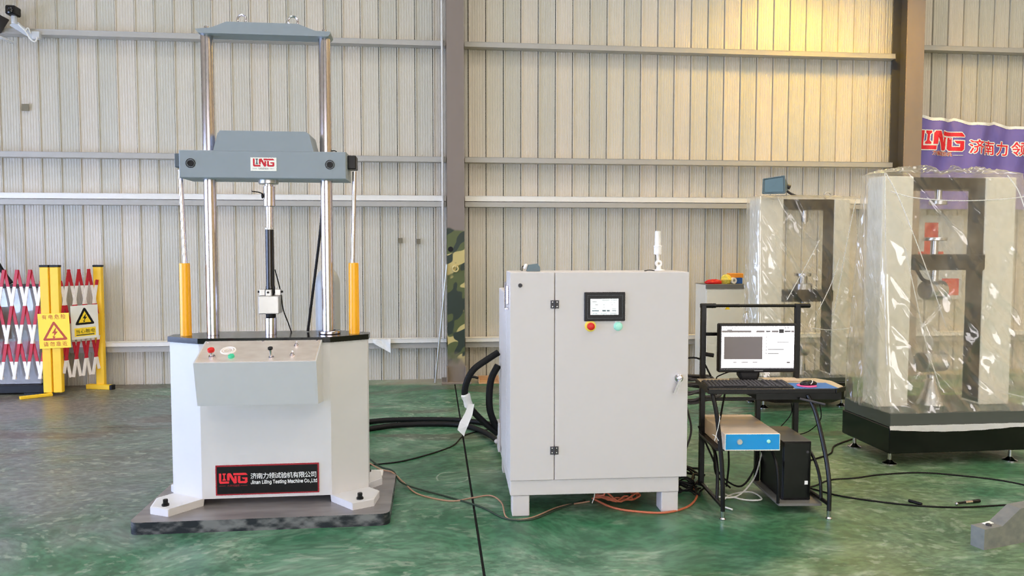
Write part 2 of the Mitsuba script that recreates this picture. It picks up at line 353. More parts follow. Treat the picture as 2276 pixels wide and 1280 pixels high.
def floor_fn(p, n, uv):
    wx = p.x + 0.5 * (fbm(p.x * 1.1, p.y * 1.1, 4.0, 3) - 0.5)
    wy = p.y + 0.5 * (fbm(p.x * 1.1 + 9, p.y * 1.1, 4.0, 3) - 0.5)
    a = fbm(wx * 0.7, wy * 0.7, 0.0, 5)
    b = fbm(wx * 3.1 + 7, wy * 4.4, 0.0, 6)
    s = fbm(wx * 9 + 3, wy * 17, 1.0, 5)
    c = mix(lin((44, 98, 68)), lin((96, 132, 108)), smoothstep(0.34, 0.66, 0.35 * a + 0.65 * b))
    c = mix(c, lin((116, 128, 90)), smoothstep(0.3, 2.6, p.x) * smoothstep(0.25, 0.8, a) * 0.8)
    c = mix(c, lin((158, 172, 154)), smoothstep(0.52, 0.76, s) * smoothstep(0.42, 0.66, b) * 0.42)
    c = mix(c, lin((58, 92, 70)), smoothstep(0.50, 0.36, fbm(wx * 5, wy * 8, 6.0, 5)) * 0.35)
    ring = dr.abs(dr.sqrt(dr.square(p.x - 0.12) + dr.square(p.y - 4.95)) - 0.10 - 0.03 * noise(p.x * 14, p.y * 14, 1.0))
    c = mix(c, lin((150, 166, 150)), smoothstep(0.012, 0.0, ring) * smoothstep(0.4, 0.6, noise(p.x * 12, p.y * 12, 2.0)) * 0.7)
    left = smoothstep(-0.9, -1.9, p.x + 1.6 * (a - 0.5)) * smoothstep(3.3, 4.6, p.y + 1.6 * (b - 0.5))
    far = smoothstep(8.05, 7.75, p.y)
    c = mix(c, lin((108, 113, 113)), dr.clip(left * (0.55 + 0.6 * b + 0.4 * (s - 0.5)), 0, 0.92) * (0.25 + 0.75 * far))
    c = mix(c, lin((118, 102, 88)), smoothstep(-2.6, -3.6, p.x) * smoothstep(6.6, 7.8, p.y + 0.8 * (b - 0.5)) * 0.7)
    rut = smoothstep(0.52, 0.66, fbm(wx * 0.9, wy * 3.6 + 11, 0.0, 5)) * smoothstep(5.2, 6.2, p.y)
    c = mix(c, lin((84, 70, 64)), rut * 0.55)
    fine = fbm(wx * 26, wy * 40, 3.0, 5)
    c = c * (0.80 + 0.40 * smoothstep(0.25, 0.75, fine))
    scuff = smoothstep(0.60, 0.78, fbm(wx * 17 + wy * 9, wy * 27 - wx * 4, 8.0, 5)) * smoothstep(0.40, 0.6, a)
    c = mix(c, lin((176, 186, 168)), scuff * 0.34)
    edge = smoothstep(8.30, 8.5, p.y + 0.1 * (b - 0.5)) * smoothstep(-1.5, 0.2, p.x)
    return mix(c, lin((176, 164, 140)), edge * 0.7)
scene['floor_paint'] = {'type': 'twosided', 'bsdf': {'type': 'principled', 'base_color': proc(floor_fn), 'specular': 0.5,
    'roughness': proc(lambda p, n, uv: 0.24 + 0.26 * fbm(p.x * 3.5, p.y * 6, 2.0, 5))}}

def camo_fn(p, n, uv):
    w = 0.12 * (noise(p.x * 9, 5.0, p.z * 7) - 0.5)
    a = fbm(p.x * 5 + 2, 0.0, p.z * 7 + w * 4 - p.x * 3, 2)
    c = mix(lin((196, 178, 116)), lin((84, 92, 52)), smoothstep(0.40, 0.44, a))
    b = fbm(p.x * 6 + 9, 3.0, p.z * 6 + 4 - p.x * 3, 2)
    c = mix(c, lin((42, 54, 44)), smoothstep(0.50, 0.54, b))
    c = mix(c, lin((132, 118, 104)), smoothstep(0.42, 0.22, p.z + 0.08 * noise(p.x * 20, 0.0, p.z * 20)))
    top = 1.72 + 0.05 * noise(p.x * 12, 0.0, 1.0)
    return mix(c, lin((128, 116, 108)), smoothstep(top - 0.01, top + 0.02, p.z))
scene['column_camo'] = {'type': 'twosided', 'bsdf': {'type': 'principled', 'base_color': proc(camo_fn), 'roughness': 0.55}}
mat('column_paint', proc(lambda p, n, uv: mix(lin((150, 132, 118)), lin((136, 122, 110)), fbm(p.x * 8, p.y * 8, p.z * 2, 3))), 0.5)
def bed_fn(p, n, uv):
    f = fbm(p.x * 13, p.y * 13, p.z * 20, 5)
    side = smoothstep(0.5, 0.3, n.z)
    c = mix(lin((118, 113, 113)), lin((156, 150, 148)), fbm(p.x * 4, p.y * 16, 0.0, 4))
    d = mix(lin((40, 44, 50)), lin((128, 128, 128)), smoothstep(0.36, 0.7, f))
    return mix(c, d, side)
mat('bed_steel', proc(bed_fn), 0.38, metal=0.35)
mat('block_steel', proc(lambda p, n, uv: mix(lin((126, 130, 134)), lin((168, 166, 160)), fbm(p.x * 30, p.y * 30, p.z * 30, 3))), 0.4, metal=0.5)
mat('slat_paint', proc(lambda p, n, uv: mix(lin((238, 232, 228)), lin((186, 30, 48)), dr.select((p.z > 1.144) | ((p.z > 0.747) & (p.z < 0.943)) | ((p.z > 0.36) & (p.z < 0.547)), 1.0, 0.0))), 0.45)
mat('banner_cloth', proc(lambda p, n, uv: mix(lin((126, 108, 176)), lin((102, 94, 168)), fbm(p.x * 2, 0.0, p.z * 3, 3))), 0.6)
scene['film'] = {'type': 'blendbsdf', 'weight': proc(lambda p, n, uv: dr.clip(0.05 + 0.42 * dr.power(fbm(p.x * 4, p.y * 4, p.z * 2.5, 4), 3.0), 0, 1)),
                 'a': {'type': 'thindielectric', 'int_ior': 1.62},
                 'b': {'type': 'principledthin', 'base_color': {'type': 'rgb', 'value': [0.95, 0.93, 0.87]}, 'roughness': 0.15, 'diff_trans': 1.0, 'spec_trans': 0.0, 'eta': 1.5}}
scene['film_crease'] = {'type': 'principledthin', 'base_color': {'type': 'rgb', 'value': [0.95, 0.94, 0.92]}, 'roughness': 0.2, 'diff_trans': 0.7, 'spec_trans': 0.0, 'eta': 1.5}
scene['lamp_glass'] = {'type': 'thindielectric', 'int_ior': 1.5}
mat('room_paint', (196, 190, 184), 0.7)
mat('room_cream', (226, 196, 146), 0.7)
mat('roof_paint', (170, 170, 168), 0.6)
mat('pane_white', (230, 230, 230), 0.5)

# ------------------------------------------------------------------ the hall
WALL = 8.75
struct('wall_left', box(-8.2, -8.0, -12.2, 9.0, 0, 8.2), 'room_paint')
struct('wall_right', box(12.0, 12.2, -12.2, 9.0, 0, 8.2), 'room_cream')
struct('wall_front', box(-8.2, 12.2, -12.2, -12.0, 0, 8.2), 'room_paint')
struct('ceiling', box(-8.2, 12.2, -12.2, 9.0, 8.0, 8.2), 'roof_paint')
struct('wall_back', box(-8.2, 12.2, 8.79, 9.0, 0, 8.2), 'dark_gap')
for name, x0, x1, y0, y1, z0, z1, rad in LIGHT_PANES:
    struct(name, box(x0, x1, y0, y1, z0, z1), 'pane_white', smooth=False)
    scene[name]['emitter'] = {'type': 'area', 'radiance': {'type': 'rgb', 'value': list(rad)}}
# floor slabs, with the expansion joints open between them
struct('floor', box(-8.2, 12.2, -12.2, 9.0, -0.2, -0.012), 'dark_gap')
for x0, x1 in ((-8.0, 0.222), (0.236, 5.1), (5.112, 12.0)):
    for y0, y1 in ((-12.0, 1.6), (1.61, 6.655), (6.665, 8.79)):
        part('floor', 'slab', box(x0, x1, y0, y1, -0.012, 0.0), 'floor_paint', smooth=False)
# ribbed wall sheets: one part per pan between two ribs
PITCH_W = 0.205
def sheet_profile():
    w = PITCH_W - 0.004
    pr = [(0.0, 0.018), (0.0015, -0.010), (0.005, -0.016), (0.014, -0.016), (0.021, 0.0)]
    x = 0.05
    while x < w - 0.03:
        pr += [(x - 0.006, 0.0), (x - 0.0025, -0.003), (x + 0.0025, -0.003), (x + 0.006, 0.0)]
        x += 0.029
    pr += [(w - 0.003, 0.0), (w, 0.018)]
    return np.array(pr)
SP = sheet_profile()
def sheet(x):
    lo = np.column_stack([SP[:, 0] + x, SP[:, 1] + WALL, np.full(len(SP), 0.0)])
    hi = lo + [0, 0, 8.0]
    k = len(SP); V = np.vstack([lo, hi])
    F = [q for i in range(k - 1) for q in ((i, i + 1, k + i + 1), (i, k + i + 1, k + i))]
    return trimesh.Trimesh(V, np.array(F), process=False)
x, i = -7.79, 0
while x < 11.7:
    part('wall_back', 'panel', sheet(x), f'sheet_{(i // 4 * 7 + i) % 3}', smooth=False)
    x += PITCH_W; i += 1
# girts: horizontal cold formed rails in each bay
BAYS = [(-7.95, 0.14, 0.0), (0.36, 5.58, 0.0), (5.84, 11.95, 0.115)]
def girt(x0, x1, z0, z1, y=8.60):
    return ext_x([(8.722, z0), (y, z0), (y, z0 + 0.012), (y + 0.003, z0 + 0.012), (y + 0.003, z1 - 0.008), (y, z1), (8.722, z1)], x0, x1)
for x0, x1, dz in BAYS:
    part('wall_back', 'girt', girt(x0, x1, 3.835 + dz, 3.893 + dz), 'girt_grey', smooth=False)
    part('wall_back', 'girt', girt(x0, x1, 2.528, 2.588), 'girt_grey', smooth=False)
    part('wall_back', 'girt', girt(x0, x1, 2.083, 2.145), 'girt_paint', smooth=False)
    part('wall_back', 'girt', girt(x0, x1, 2.018, 2.078), 'girt_grey', smooth=False)
    part('wall_back', 'girt', girt(x0, x1, 0.452, 0.498), 'girt_paint', smooth=False)
    part('wall_back', 'girt', girt(x0, x1, 0.385, 0.448, 8.63), 'girt_grey', smooth=False)
# steel columns
def hcolumn(x0, x1, y0, y1, z1):
    t = 0.014; xm = (x0 + x1) / 2
    return box(x0, x1, y0, y0 + t, 0, z1), [box(xm - 0.006, xm + 0.006, y0 + t, y1 - t, 0, z1), box(x0, x1, y1 - t, y1, 0, z1)]
k = thing('steel_column', 'steel column with camouflage paint on its foot, between the two bays', 'column')
fl_, wb_ = hcolumn(0.150, 0.345, 8.42, 8.715, 8.0)
part(k, 'front_flange', fl_, 'column_camo')
part(k, 'web', wb_, 'column_camo')
part(k, 'base_plate', box(0.08, 0.42, 8.36, 8.70, 0.0, 0.025, 0.004), 'column_camo')
part(k, 'gusset', box(0.135, 0.15, 8.37, 8.46, 0.025, 0.2, 0.003), 'column_camo')
part(k, 'gusset', box(0.345, 0.36, 8.37, 8.46, 0.025, 0.2, 0.003), 'column_camo')
part(k, 'hole', lathe([(0, 0), (0.03, 0), (0.03, 0.003), (0, 0.003)], (0.188, 8.421, 1.53), (0, -1, 0)), 'dark_gap')
part(k, 'hook', [torus((0.24, 8.40, 1.31), (0, 1, 0), 0.032, 0.009), cyl((0.24, 8.42, 1.34), (0.24, 8.385, 1.34), 0.012)], 'hook_paint')
k = thing('steel_column', 'brown steel column with a dark shaded side, left of the purple banner', 'column')
fl_, wb_ = hcolumn(5.604, 5.822, 8.42, 8.715, 8.0)
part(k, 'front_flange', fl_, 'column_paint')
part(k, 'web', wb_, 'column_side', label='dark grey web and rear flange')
part(k, 'base_plate', box(5.54, 5.90, 8.36, 8.70, 0.0, 0.025, 0.004), 'column_paint')

# high bay lamps
def high_bay(x, y, z, label, color, power):
    k = thing('high_bay_lamp', label, 'lamp')
    part(k, 'shade', lathe([(0.05, 0.30), (0.07, 0.28), (0.25, 0.0), (0.262, 0.0), (0.085, 0.30), (0.05, 0.30)], (x, y, z), n=32), 'grey_paint')
    part(k, 'housing', cyl((x, y, z + 0.28), (x, y, z + 0.5), 0.085, c=0.01), 'grey_paint_dark')
    part(k, 'rod', cyl((x, y, z + 0.5), (x, y, 7.95), 0.012), 'steel')
    b = part(k, 'diffuser', lathe([(0, 0.03), (0.2, 0.03), (0.2, 0.045), (0, 0.045)], (x, y, z), n=32), 'pane_white')
    scene[b]['emitter'] = {'type': 'area', 'radiance': {'type': 'rgb', 'value': [c * power for c in color]}}
for bx_, by_, bz_, bc_, bp_, bl_ in BAY_LAMPS:
    high_bay(bx_, by_, bz_, bl_, bc_, bp_)

# ------------------------------------------------------------------ fatigue testing machine
CX, CY = -0.965, 4.52
solo('bed_plate', 'dark steel bed plate with rounded corners under the tall testing machine', 'plate',
     ext_z(Polygon([(-1.60, 4.17), (-0.305, 4.17), (-0.305, 4.87), (-1.60, 4.87)]).buffer(0.05, quad_segs=5), 0.0, 0.067), 'bed_steel')
tm = thing('testing_machine', 'tall two-column testing machine with grey crosshead, yellow cylinders and white base', 'machine')
octa = [(-.565, .045), (-.565, -.045), (-.365, -.17), (.365, -.17), (.565, -.045), (.565, .045), (.365, .17), (-.365, .17)]
shift = lambda poly, s=1.0: [(CX + a * s, CY + b * s) for a, b in poly]
part(tm, 'base', ext_z(shift(octa), 0.108, 1.004), 'white_paint', smooth=False)
part(tm, 'table', ext_z(Polygon(shift(octa)).buffer(0.010, join_style=2), 1.004, 1.035), 'black_gloss', smooth=False)
foot = [(-.50, -.327), (-.615, -.27), (-.635, -.12), (-.555, -.03), (-.36, -.165)]
for sx in (1, -1):
    for sy in (1, -1):
        pts = [(CX + sx * a, CY + sy * b) for a, b in foot]
        f = part(tm, 'foot', hull([(a, b, z) for a, b in pts for z in (0.067, 0.106)] + [(CX + (a - CX) * .985, CY + (b - CY) * .985, 0.110) for a, b in pts]), 'white_paint', smooth=False)
        bx, by = CX + sx * -0.535, CY + sy * -0.262
        part(f, 'bolt', [ext_z([(bx + a, by + b) for a, b in hexa(0.014)], 0.118, 0.145), cyl((bx, by, 0.109), (bx, by, 0.119), 0.02)], 'black_paint')
# control box with a sloping stainless panel
cb = part(tm, 'control_box', ext_x([(4.3485, 1.020), (4.331, 1.020), (4.11, 0.93), (4.165, 0.686), (4.3505, 0.66)], -1.288, -0.642), 'box_paint', smooth=False)
SV = np.array([0, 0.221, 0.090]); SV /= np.linalg.norm(SV)
def slope(u, v, h=0.0):
    """Frame on the sloping panel: u metres from its left edge, v metres up the slope."""
    o = np.array([-1.288 + u, 4.11, 0.93]) + SV * v
    m = M(o, (1, 0, 0), SV); m[:3, 3] += m[:3, 2] * h
    return m
part(cb, 'panel', at(box(0.008, 0.638, 0.006, 0.234, 0, 0.003, 0.001), slope(0, 0)), 'brushed', label='brushed stainless steel panel')
ZA = (0, 0, 1)
lz = lambda prof, u, v, n=24: at(lathe(prof, n=n), slope(u, v, 0.003))
part(cb, 'stop_button', lz([(0, 0.034), (0.012, 0.034), (0.016, 0.036), (0.019, 0.045), (0.017, 0.054), (0.0, 0.057)], 0.085, 0.055), 'red_plastic', label='red mushroom stop button')
part(cb, 'stop_stem', lz([(0.017, 0), (0.017, 0.01), (0.009, 0.012), (0.009, 0.036), (0, 0.036)], 0.085, 0.055), 'chrome')
part(cb, 'start_button', lz([(0.017, 0), (0.017, 0.008), (0.015, 0.013), (0, 0.014)], 0.186, 0.055), 'green_button', label='green push button')
part(cb, 'knob', lz([(0.014, 0), (0.014, 0.005), (0.008, 0.006), (0.008, 0.05), (0, 0.05)], 0.40, 0.045), 'chrome')
part(cb, 'knob_cap', lz([(0.009, 0.05), (0.013, 0.052), (0.013, 0.062), (0, 0.066)], 0.40, 0.045), 'black_plastic')
for u, v in ((0.515, 0.165), (0.51, 0.058)):
    part(cb, 'toggle', at(trimesh.util.concatenate([extr(hexa(0.013), 0.008), cyl((0, 0, 0.008), (0, 0, 0.016), 0.009), cyl((0, 0, 0.016), (0.004, -0.004, 0.032), 0.004, 0.005)]), slope(u, v, 0.003)), 'chrome')
part(cb, 'indicator_ring', at(trimesh.util.concatenate([torus((0, 0, 0), ZA, 0.038, 0.004), torus((0, 0, 0), ZA, 0.025, 0.003), at(cjk('力', 0.026, 0.002), np.array([[1, 0, 0, -0.014], [0, 1, 0, -0.013], [0, 0, 1, 0], [0, 0, 0, 1.0]]))]), slope(0.153, 0.125, 0.004)), 'white_plastic')
for u in (0.02, 0.32, 0.62):
    part(cb, 'screw', lz([(0.006, 0), (0.006, 0.003), (0, 0.005)], u, 0.226, 12), 'chrome')
# name plate
npk = part(tm, 'name_plate', box(-1.252, -0.672, 4.344, 4.3505, 0.128, 0.302), 'plate_red', smooth=False, label='black name plate with red rim and white lettering')
part(npk, 'face', box(-1.244, -0.680, 4.342, 4.345, 0.136, 0.294), 'plate_black', smooth=False)
L_, I_, NG_ = logo_poly()
s = 0.158 / 100
part(npk, 'emblem', at(extr(scaled(unary_union([L_, I_, NG_]), s), 0.0015), front((-1.232, 4.342, 0.197))), 'banner_red', smooth=False)
part(npk, 'emblem_caption', [at(cjk('力领试验机', 0.013, 0.001, 1.1), front((-1.188, 4.342, 0.178))), box(-1.232, -1.196, 4.341, 4.342, 0.183, 0.185), box(-1.112, -1.076, 4.341, 4.342, 0.183, 0.185)], 'plate_red', smooth=False)
part(npk, 'lettering', at(cjk('济南力领试验机有限公司', 0.0338, 0.0012, 1.0, 0.6), front((-1.058, 4.342, 0.220))), 'white_print', smooth=False)
t = latin('Jinan Liling Testing Machine Co.,Ltd', 0.021, 0.0012, True)
t.apply_scale([0.374 / t.bounds[1][0], 1, 1])
part(npk, 'lettering', at(t, front((-1.057, 4.342, 0.190))), 'white_print', smooth=False)
# columns and rods
COLS = (CX - 0.333, CX + 0.333)
for cxx in COLS:
    part(tm, 'column', cyl((cxx, CY, 1.036), (cxx, CY, 2.769), 0.0345, n=40), 'chrome', smooth=40)
    part(tm, 'column_stud', [cyl((cxx, CY, 2.79), (cxx, CY, 2.824), 0.013, n=16), ext_z([(cxx + a, CY + b) for a, b in hexa(0.021)], 2.797, 2.807)], 'chrome')
xr = COLS[1]
part(tm, 'column_flange', lathe([(0.036, 0), (0.062, 0), (0.065, 0.003), (0.065, 0.016), (0.062, 0.019), (0.036, 0.019)], (xr + 0.008, CY, 1.036), n=40), 'chrome', smooth=40)
for s_ in (-1, 1):
    x = CX + s_ * 0.486
    part(tm, 'lift_cylinder', lathe([(0, 0), (0.030, 0), (0.0315, 0.003), (0.0295, 0.425), (0.0285, 0.43), (0, 0.43)], (x, CY, 1.028), n=32), 'yellow_paint', smooth=40, label='yellow lift cylinder')
    part(tm, 'lift_rod', cyl((x - s_ * 0.004, CY, 1.455), (x - s_ * 0.012 * -1, CY, 2.0), 0.0125, n=20), 'chrome', smooth=40)
    x0, x1 = sorted((CX + s_ * 0.464, CX + s_ * 0.512))
    part(tm, 'rod_bracket', box(x0, x1, CY - 0.05, CY + 0.06, 2.01, 2.09, 0.004), 'black_paint' if s_ > 0 else 'grey_paint_dark')
# crosshead
Y0, Y1 = 4.395, 4.655
ch = part(tm, 'crosshead', hull([(CX + a, y, z) for a in (-.4635, .4635) for y in (Y0 + .004, Y1 - .004) for z in (1.944, 2.100)] + [(CX + a, y, z) for a in (-.4595, .4595) for y in (Y0, Y1) for z in (1.948, 2.096)]), 'grey_paint', smooth=False, label='blue-grey moving crosshead')
part(ch, 'hump', ext_y([(CX - .276, 2.098), (CX - .25, 2.196), (CX - .236, 2.212), (CX + .236, 2.212), (CX + .256, 2.200), (CX + .282, 2.098)], Y0 + 0.001, Y1 - 0.02), 'grey_paint', smooth=False)
for a in (-.40, .372):
    part(ch, 'bolt', lathe([(0, 0.004), (0.010, 0.004), (0.010, 0.008), (0.017, 0.008), (0.018, 0.0), (0.027, 0.0), (0.027, 0.0025), (0.0235, 0.0025)][::1], (CX + a, Y0, 2.026), (0, -1, 0), 24), 'black_plastic')
lp = part(ch, 'logo_plate', box(CX - .071, CX + .073, Y0 - 0.003, Y0, 1.986, 2.062), 'sign_white', smooth=False, label='white plate with red emblem')
s = 0.118 / 100
part(lp, 'emblem', at(extr(scaled(unary_union([L_, NG_]), s), 0.001), front((CX - .057, Y0 - 0.003, 2.011))), 'logo_red', smooth=False)
part(lp, 'emblem_bar', at(extr(scaled(I_, s), 0.001), front((CX - .057, Y0 - 0.003, 2.011))), 'grey_paint_dark', smooth=False)
part(lp, 'caption', [at(cjk('力领试验机', 0.011, 0.001, 1.08), front((CX - .03, Y0 - 0.003, 1.994))), box(CX - .06, CX - .036, Y0 - .004, Y0 - .003, 1.998, 2.0), box(CX + .036, CX + .06, Y0 - .004, Y0 - .003, 1.998, 2.0)], 'grey_print', smooth=False)
part(ch, 'wire', tube([(CX + .352, CY + .05, 2.10), (CX + .365, CY + .02, 2.122), (CX + .39, CY, 2.12), (CX + .40, CY, 2.10)], 0.003, 6), 'black_rubber')
# top beam
tb = part(tm, 'top_beam', ext_y([(CX - .378, 2.791), (CX - .362, 2.769), (CX + .362, 2.769), (CX + .375, 2.785), (CX + .375, 2.797), (CX + .29, 2.799), (CX + .192, 2.836), (CX - .205, 2.836), (CX - .29, 2.801)], 4.455, 4.585), 'grey_paint', smooth=False)
for a, tilt in ((-.135, 0.35), (.155, 0.0)):
    part(tb, 'eye_bolt', [torus((CX + a, CY, 2.868), (tilt, 1, 0), 0.027, 0.0065, 28), lathe([(0.012, 0), (0.014, 0.006), (0.008, 0.01), (0, 0.01)], (CX + a, CY, 2.835), n=16)], 'chrome')
# upper adapter, lower jaw and piston
part(tm, 'adapter_flange', lathe([(0, 0), (0.052, 0), (0.0565, 0.004), (0.0565, 0.026), (0, 0.026)], (CX, CY, 1.920), n=36), 'steel', smooth=40)
ug = part(tm, 'upper_grip', lathe([(0, 0), (0.030, 0), (0.033, 0.003), (0.033, 0.118), (0.024, 0.120), (0.024, 0.13), (0, 0.13)], (CX + 0.003, CY, 1.79), n=32), 'chrome', smooth=40)
part(ug, 'lever', [tube([(CX - .028, CY - .02, 1.862), (CX - .05, CY - .03, 1.872), (CX - .088, CY - .04, 1.876)], 0.003, 6), ico((CX - .032, CY - .02, 1.852), (0.007, 0.007, 0.016))], 'black_plastic')
part(tm, 'piston', lathe([(0, 0), (0.033, 0), (0.033, 0.098), (0.030, 0.10), (0, 0.10)], (CX, CY, 1.036), n=36), 'chrome', smooth=40)
part(tm, 'piston_neck', cyl((CX, CY, 1.136), (CX, CY, 1.162), 0.029, n=28, c=0.003), 'black_rubber')
lj = part(tm, 'lower_jaw', box(CX - .058, CX + .058, CY - .058, CY + .058, 1.16, 1.266, 0.004), 'steel', smooth=False, label='machined steel jaw block')
for sx in (-1, 0, 1):
    for sy in ((-1, 1) if sx == 0 else (0,)):
        bx, by = CX + sx * 0.044, CY + sy * 0.044
        j = part(lj, 'clamp_post', box(bx - .017, bx + .017, by - .014, by + .014, 1.266, 1.304, 0.003), 'steel', smooth=False)
        part(j, 'bolt', cyl((bx, by, 1.288), (bx + sx * .028, by + sy * .028, 1.288), 0.006, n=10), 'black_paint')
# the specimen in the machine
sp = thing('shock_absorber', 'black shock absorber clamped upright between the grips of the testing machine', 'damper')
part(sp, 'piston_rod', cyl((CX + 0.002, CY, 1.66), (CX + 0.002, CY, 1.792), 0.0205, n=28), 'chrome', smooth=40)
part(sp, 'tube', lathe([(0, 0), (0.018, 0), (0.026, 0.014), (0.027, 0.05), (0.0245, 0.055), (0.0245, 0.385), (0.0235, 0.39), (0, 0.39)], (CX, CY, 1.268), n=32), 'black_gloss', smooth=40)
part(sp, 'collar', lathe([(0.0245, 0), (0.026, 0.002), (0.026, 0.012), (0.021, 0.014)], (CX, CY, 1.654), n=32), 'steel')
# cables on the machine
solo('sensor_cable', 'thin black sensor cable from the jaw block down to the machine table', 'cable',
     tube([(CX + .030, CY - .01, 1.42), (CX + .045, CY, 1.35), (CX + .057, CY + .02, 1.27), (CX + .066, CY + .03, 1.18), (CX + .09, CY + .06, 1.09), (CX + .10, CY + .09, 1.036)], 0.0035, 6), 'black_rubber')
solo('drain_hose', 'straight black hose leaning from the right column to the machine table', 'hose',
     tube([(CX + .297, CY + .06, 1.79), (CX + .285, CY + .07, 1.66), (CX + .245, CY + .09, 1.38), (CX + .195, CY + .11, 1.039)], 0.008, 8), 'black_rubber')
gc = thing('gas_cylinder', 'grey gas cylinder standing behind the right column of the testing machine', 'cylinder')
part(gc, 'body', lathe([(0, 0), (0.08, 0), (0.086, 0.012), (0.086, 1.28), (0.08, 1.33), (0.062, 1.375), (0.035, 1.40), (0.03, 1.41), (0, 1.41)], (-0.755, 5.4, 0), n=36), 'gas_grey', smooth=40)
part(gc, 'valve_cap', lathe([(0.03, 0), (0.034, 0.004), (0.034, 0.02), (0.02, 0.03), (0, 0.03)], (-0.755, 5.4, 1.41), n=24), 'steel')

# ------------------------------------------------------------------ hydraulic power cabinet
XF.append(rotz(-1.5, (0.428, 4.16, 0)))
hc = thing('power_cabinet', 'large pale grey hydraulic power cabinet with touch screen and hinged front door', 'cabinet')
part(hc, 'body', box(0.0, 1.03, 0.02, 0.32, 0.215, 1.41, 0.004), 'cabinet_paint', smooth=False)
part(hc, 'rear_tank', box(-0.004, 1.02, 0.321, 0.98, 0.2, 1.272, 0.006), 'cabinet_paint', smooth=False)
part(hc, 'side_panel', box(-0.002, 0.25, 0.0, 0.019, 0.216, 1.409, 0.002), 'cabinet_paint', smooth=False)
dk = part(hc, 'door', box(0.2555, 1.031, 0.0, 0.019, 0.216, 1.409, 0.002), 'cabinet_paint', smooth=False)
part(hc, 'plinth', box(0.0, 0.988, 0.012, 0.97, 0.125, 0.214, 0.003), 'cabinet_paint', smooth=False)
for u0, v0 in ((0.012, 0.02), (0.888, 0.02), (0.012, 0.85), (0.888, 0.85)):
    part(hc, 'foot', box(u0, u0 + 0.1, v0, v0 + 0.11, 0.0, 0.124, 0.004), 'cabinet_paint', smooth=False)
for z in (1.228, 0.388):
    h = part(hc, 'hinge', [box(0.229, 0.251, -0.006, 0.0, z - .023, z + .023, 0.001), box(0.254, 0.276, -0.006, 0.0, z - .023, z + .023, 0.001), cyl((0.2525, -0.007, z - .024), (0.2525, -0.007, z + .024), 0.005, n=10)], 'dark_iron')
    part(h, 'screw', [lathe([(0.0045, 0), (0.004, 0.002), (0, 0.003)], (0.2525 + a, -0.006, z + b), (0, -1, 0), 8) for a in (-.013, .013) for b in (-.013, .013)], 'chrome')
hm = part(hc, 'touch_screen', [box(0.421, 0.656, -0.012, 0.0, 1.131, 1.296, 0.003)], 'black_plastic', smooth=False, label='touch screen in a black bezel')
part(hm, 'screen_rim', [box(0.438, 0.641, -0.0128, -0.012, 1.147, 1.1485), box(0.438, 0.641, -0.0128, -0.012, 1.278, 1.2795), box(0.438, 0.4395, -0.0128, -0.012, 1.147, 1.279), box(0.6395, 0.641, -0.0128, -0.012, 1.147, 1.279)], 'grey_paint_dark', smooth=False)
d = part(hm, 'display', box(0.455, 0.617, -0.0135, -0.0118, 1.168, 1.259), 'pane_white', smooth=False, label='lit display')
scene[d]['emitter'] = {'type': 'area', 'radiance': {'type': 'rgb', 'value': [0.66, 0.84, 0.81]}}
rows = []
for (a, b, z, hgt) in ((0.52, 0.565, 1.251, .003), (0.575, 0.61, 1.251, .003), (0.465, 0.49, 1.243, .003), (0.47, 0.505, 1.236, .002), (0.52, 0.545, 1.236, .002), (0.565, 0.60, 1.236, .002), (0.482, 0.498, 1.225, .003), (0.527, 0.537, 1.225, .003), (0.575, 0.585, 1.225, .003), (0.53, 0.536, 1.212, .003), (0.466, 0.488, 1.205, .003), (0.578, 0.603, 1.200, .003)):
    rows.append(box(a, b, -0.0143, -0.0134, z - hgt / 2, z + hgt / 2))
part(hm, 'display_text', rows, 'grey_print', smooth=False)
part(hm, 'display_figures', [box(0.464, 0.504, -0.0143, -0.0134, 1.188, 1.194), box(0.523, 0.544, -0.0143, -0.0134, 1.187, 1.195), box(0.549, 0.566, -0.0143, -0.0134, 1.187, 1.195), box(0.58, 0.604, -0.0143, -0.0134, 1.188, 1.192), box(0.465, 0.5, -0.0143, -0.0134, 1.173, 1.176), box(0.512, 0.552, -0.0143, -0.0134, 1.173, 1.176), box(0.567, 0.606, -0.0143, -0.0134, 1.173, 1.176)], 'teal_metal', smooth=False)
es = part(hc, 'emergency_stop', lathe([(0, 0.012), (0.02, 0.012), (0.0215, 0.016), (0.021, 0.03), (0.016, 0.034), (0, 0.035)], (0.457, 0, 1.103), (0, -1, 0), 28), 'red_plastic', smooth=40, label='red emergency stop button')
part(es, 'collar', lathe([(0.0, 0), (0.032, 0), (0.032, 0.006), (0.026, 0.008), (0.012, 0.008), (0.012, 0.013), (0, 0.013)], (0.457, 0, 1.103), (0, -1, 0), 28), 'yellow_plastic', smooth=40, label='yellow collar')
part(hc, 'start_button', lathe([(0.0, 0), (0.026, 0), (0.026, 0.003), (0.021, 0.008), (0.018, 0.008), (0.017, 0.014), (0, 0.017)], (0.618, 0, 1.10), (0, -1, 0), 28), 'mint_lens', smooth=40, label='mint green push button')
part(hc, 'button_tag', [box(0.600, 0.634, -0.002, 0, 1.122, 1.132)], 'white_print', smooth=False)
part(dk, 'latch', [lathe([(0, 0), (0.024, 0), (0.024, 0.01), (0.015, 0.014), (0.015, 0.026), (0, 0.028)], (0.976, 0, 0.797), (0, -1, 0), 20), hull([(0.966, -.02, .79), (0.986, -.02, .8), (0.966, -.035, .79), (0.986, -.035, .8), (0.936, -.022, .715), (0.948, -.022, .708), (0.936, -.034, .715), (0.948, -.034, .708)])], 'chrome', label='chrome turn handle')
part(hc, 'lock', lathe([(0, 0.002), (0.006, 0.002), (0.006, 0.006), (0.011, 0.006), (0.012, 0)], (0.056, 0, 1.336), (0, -1, 0), 16), 'dark_iron')
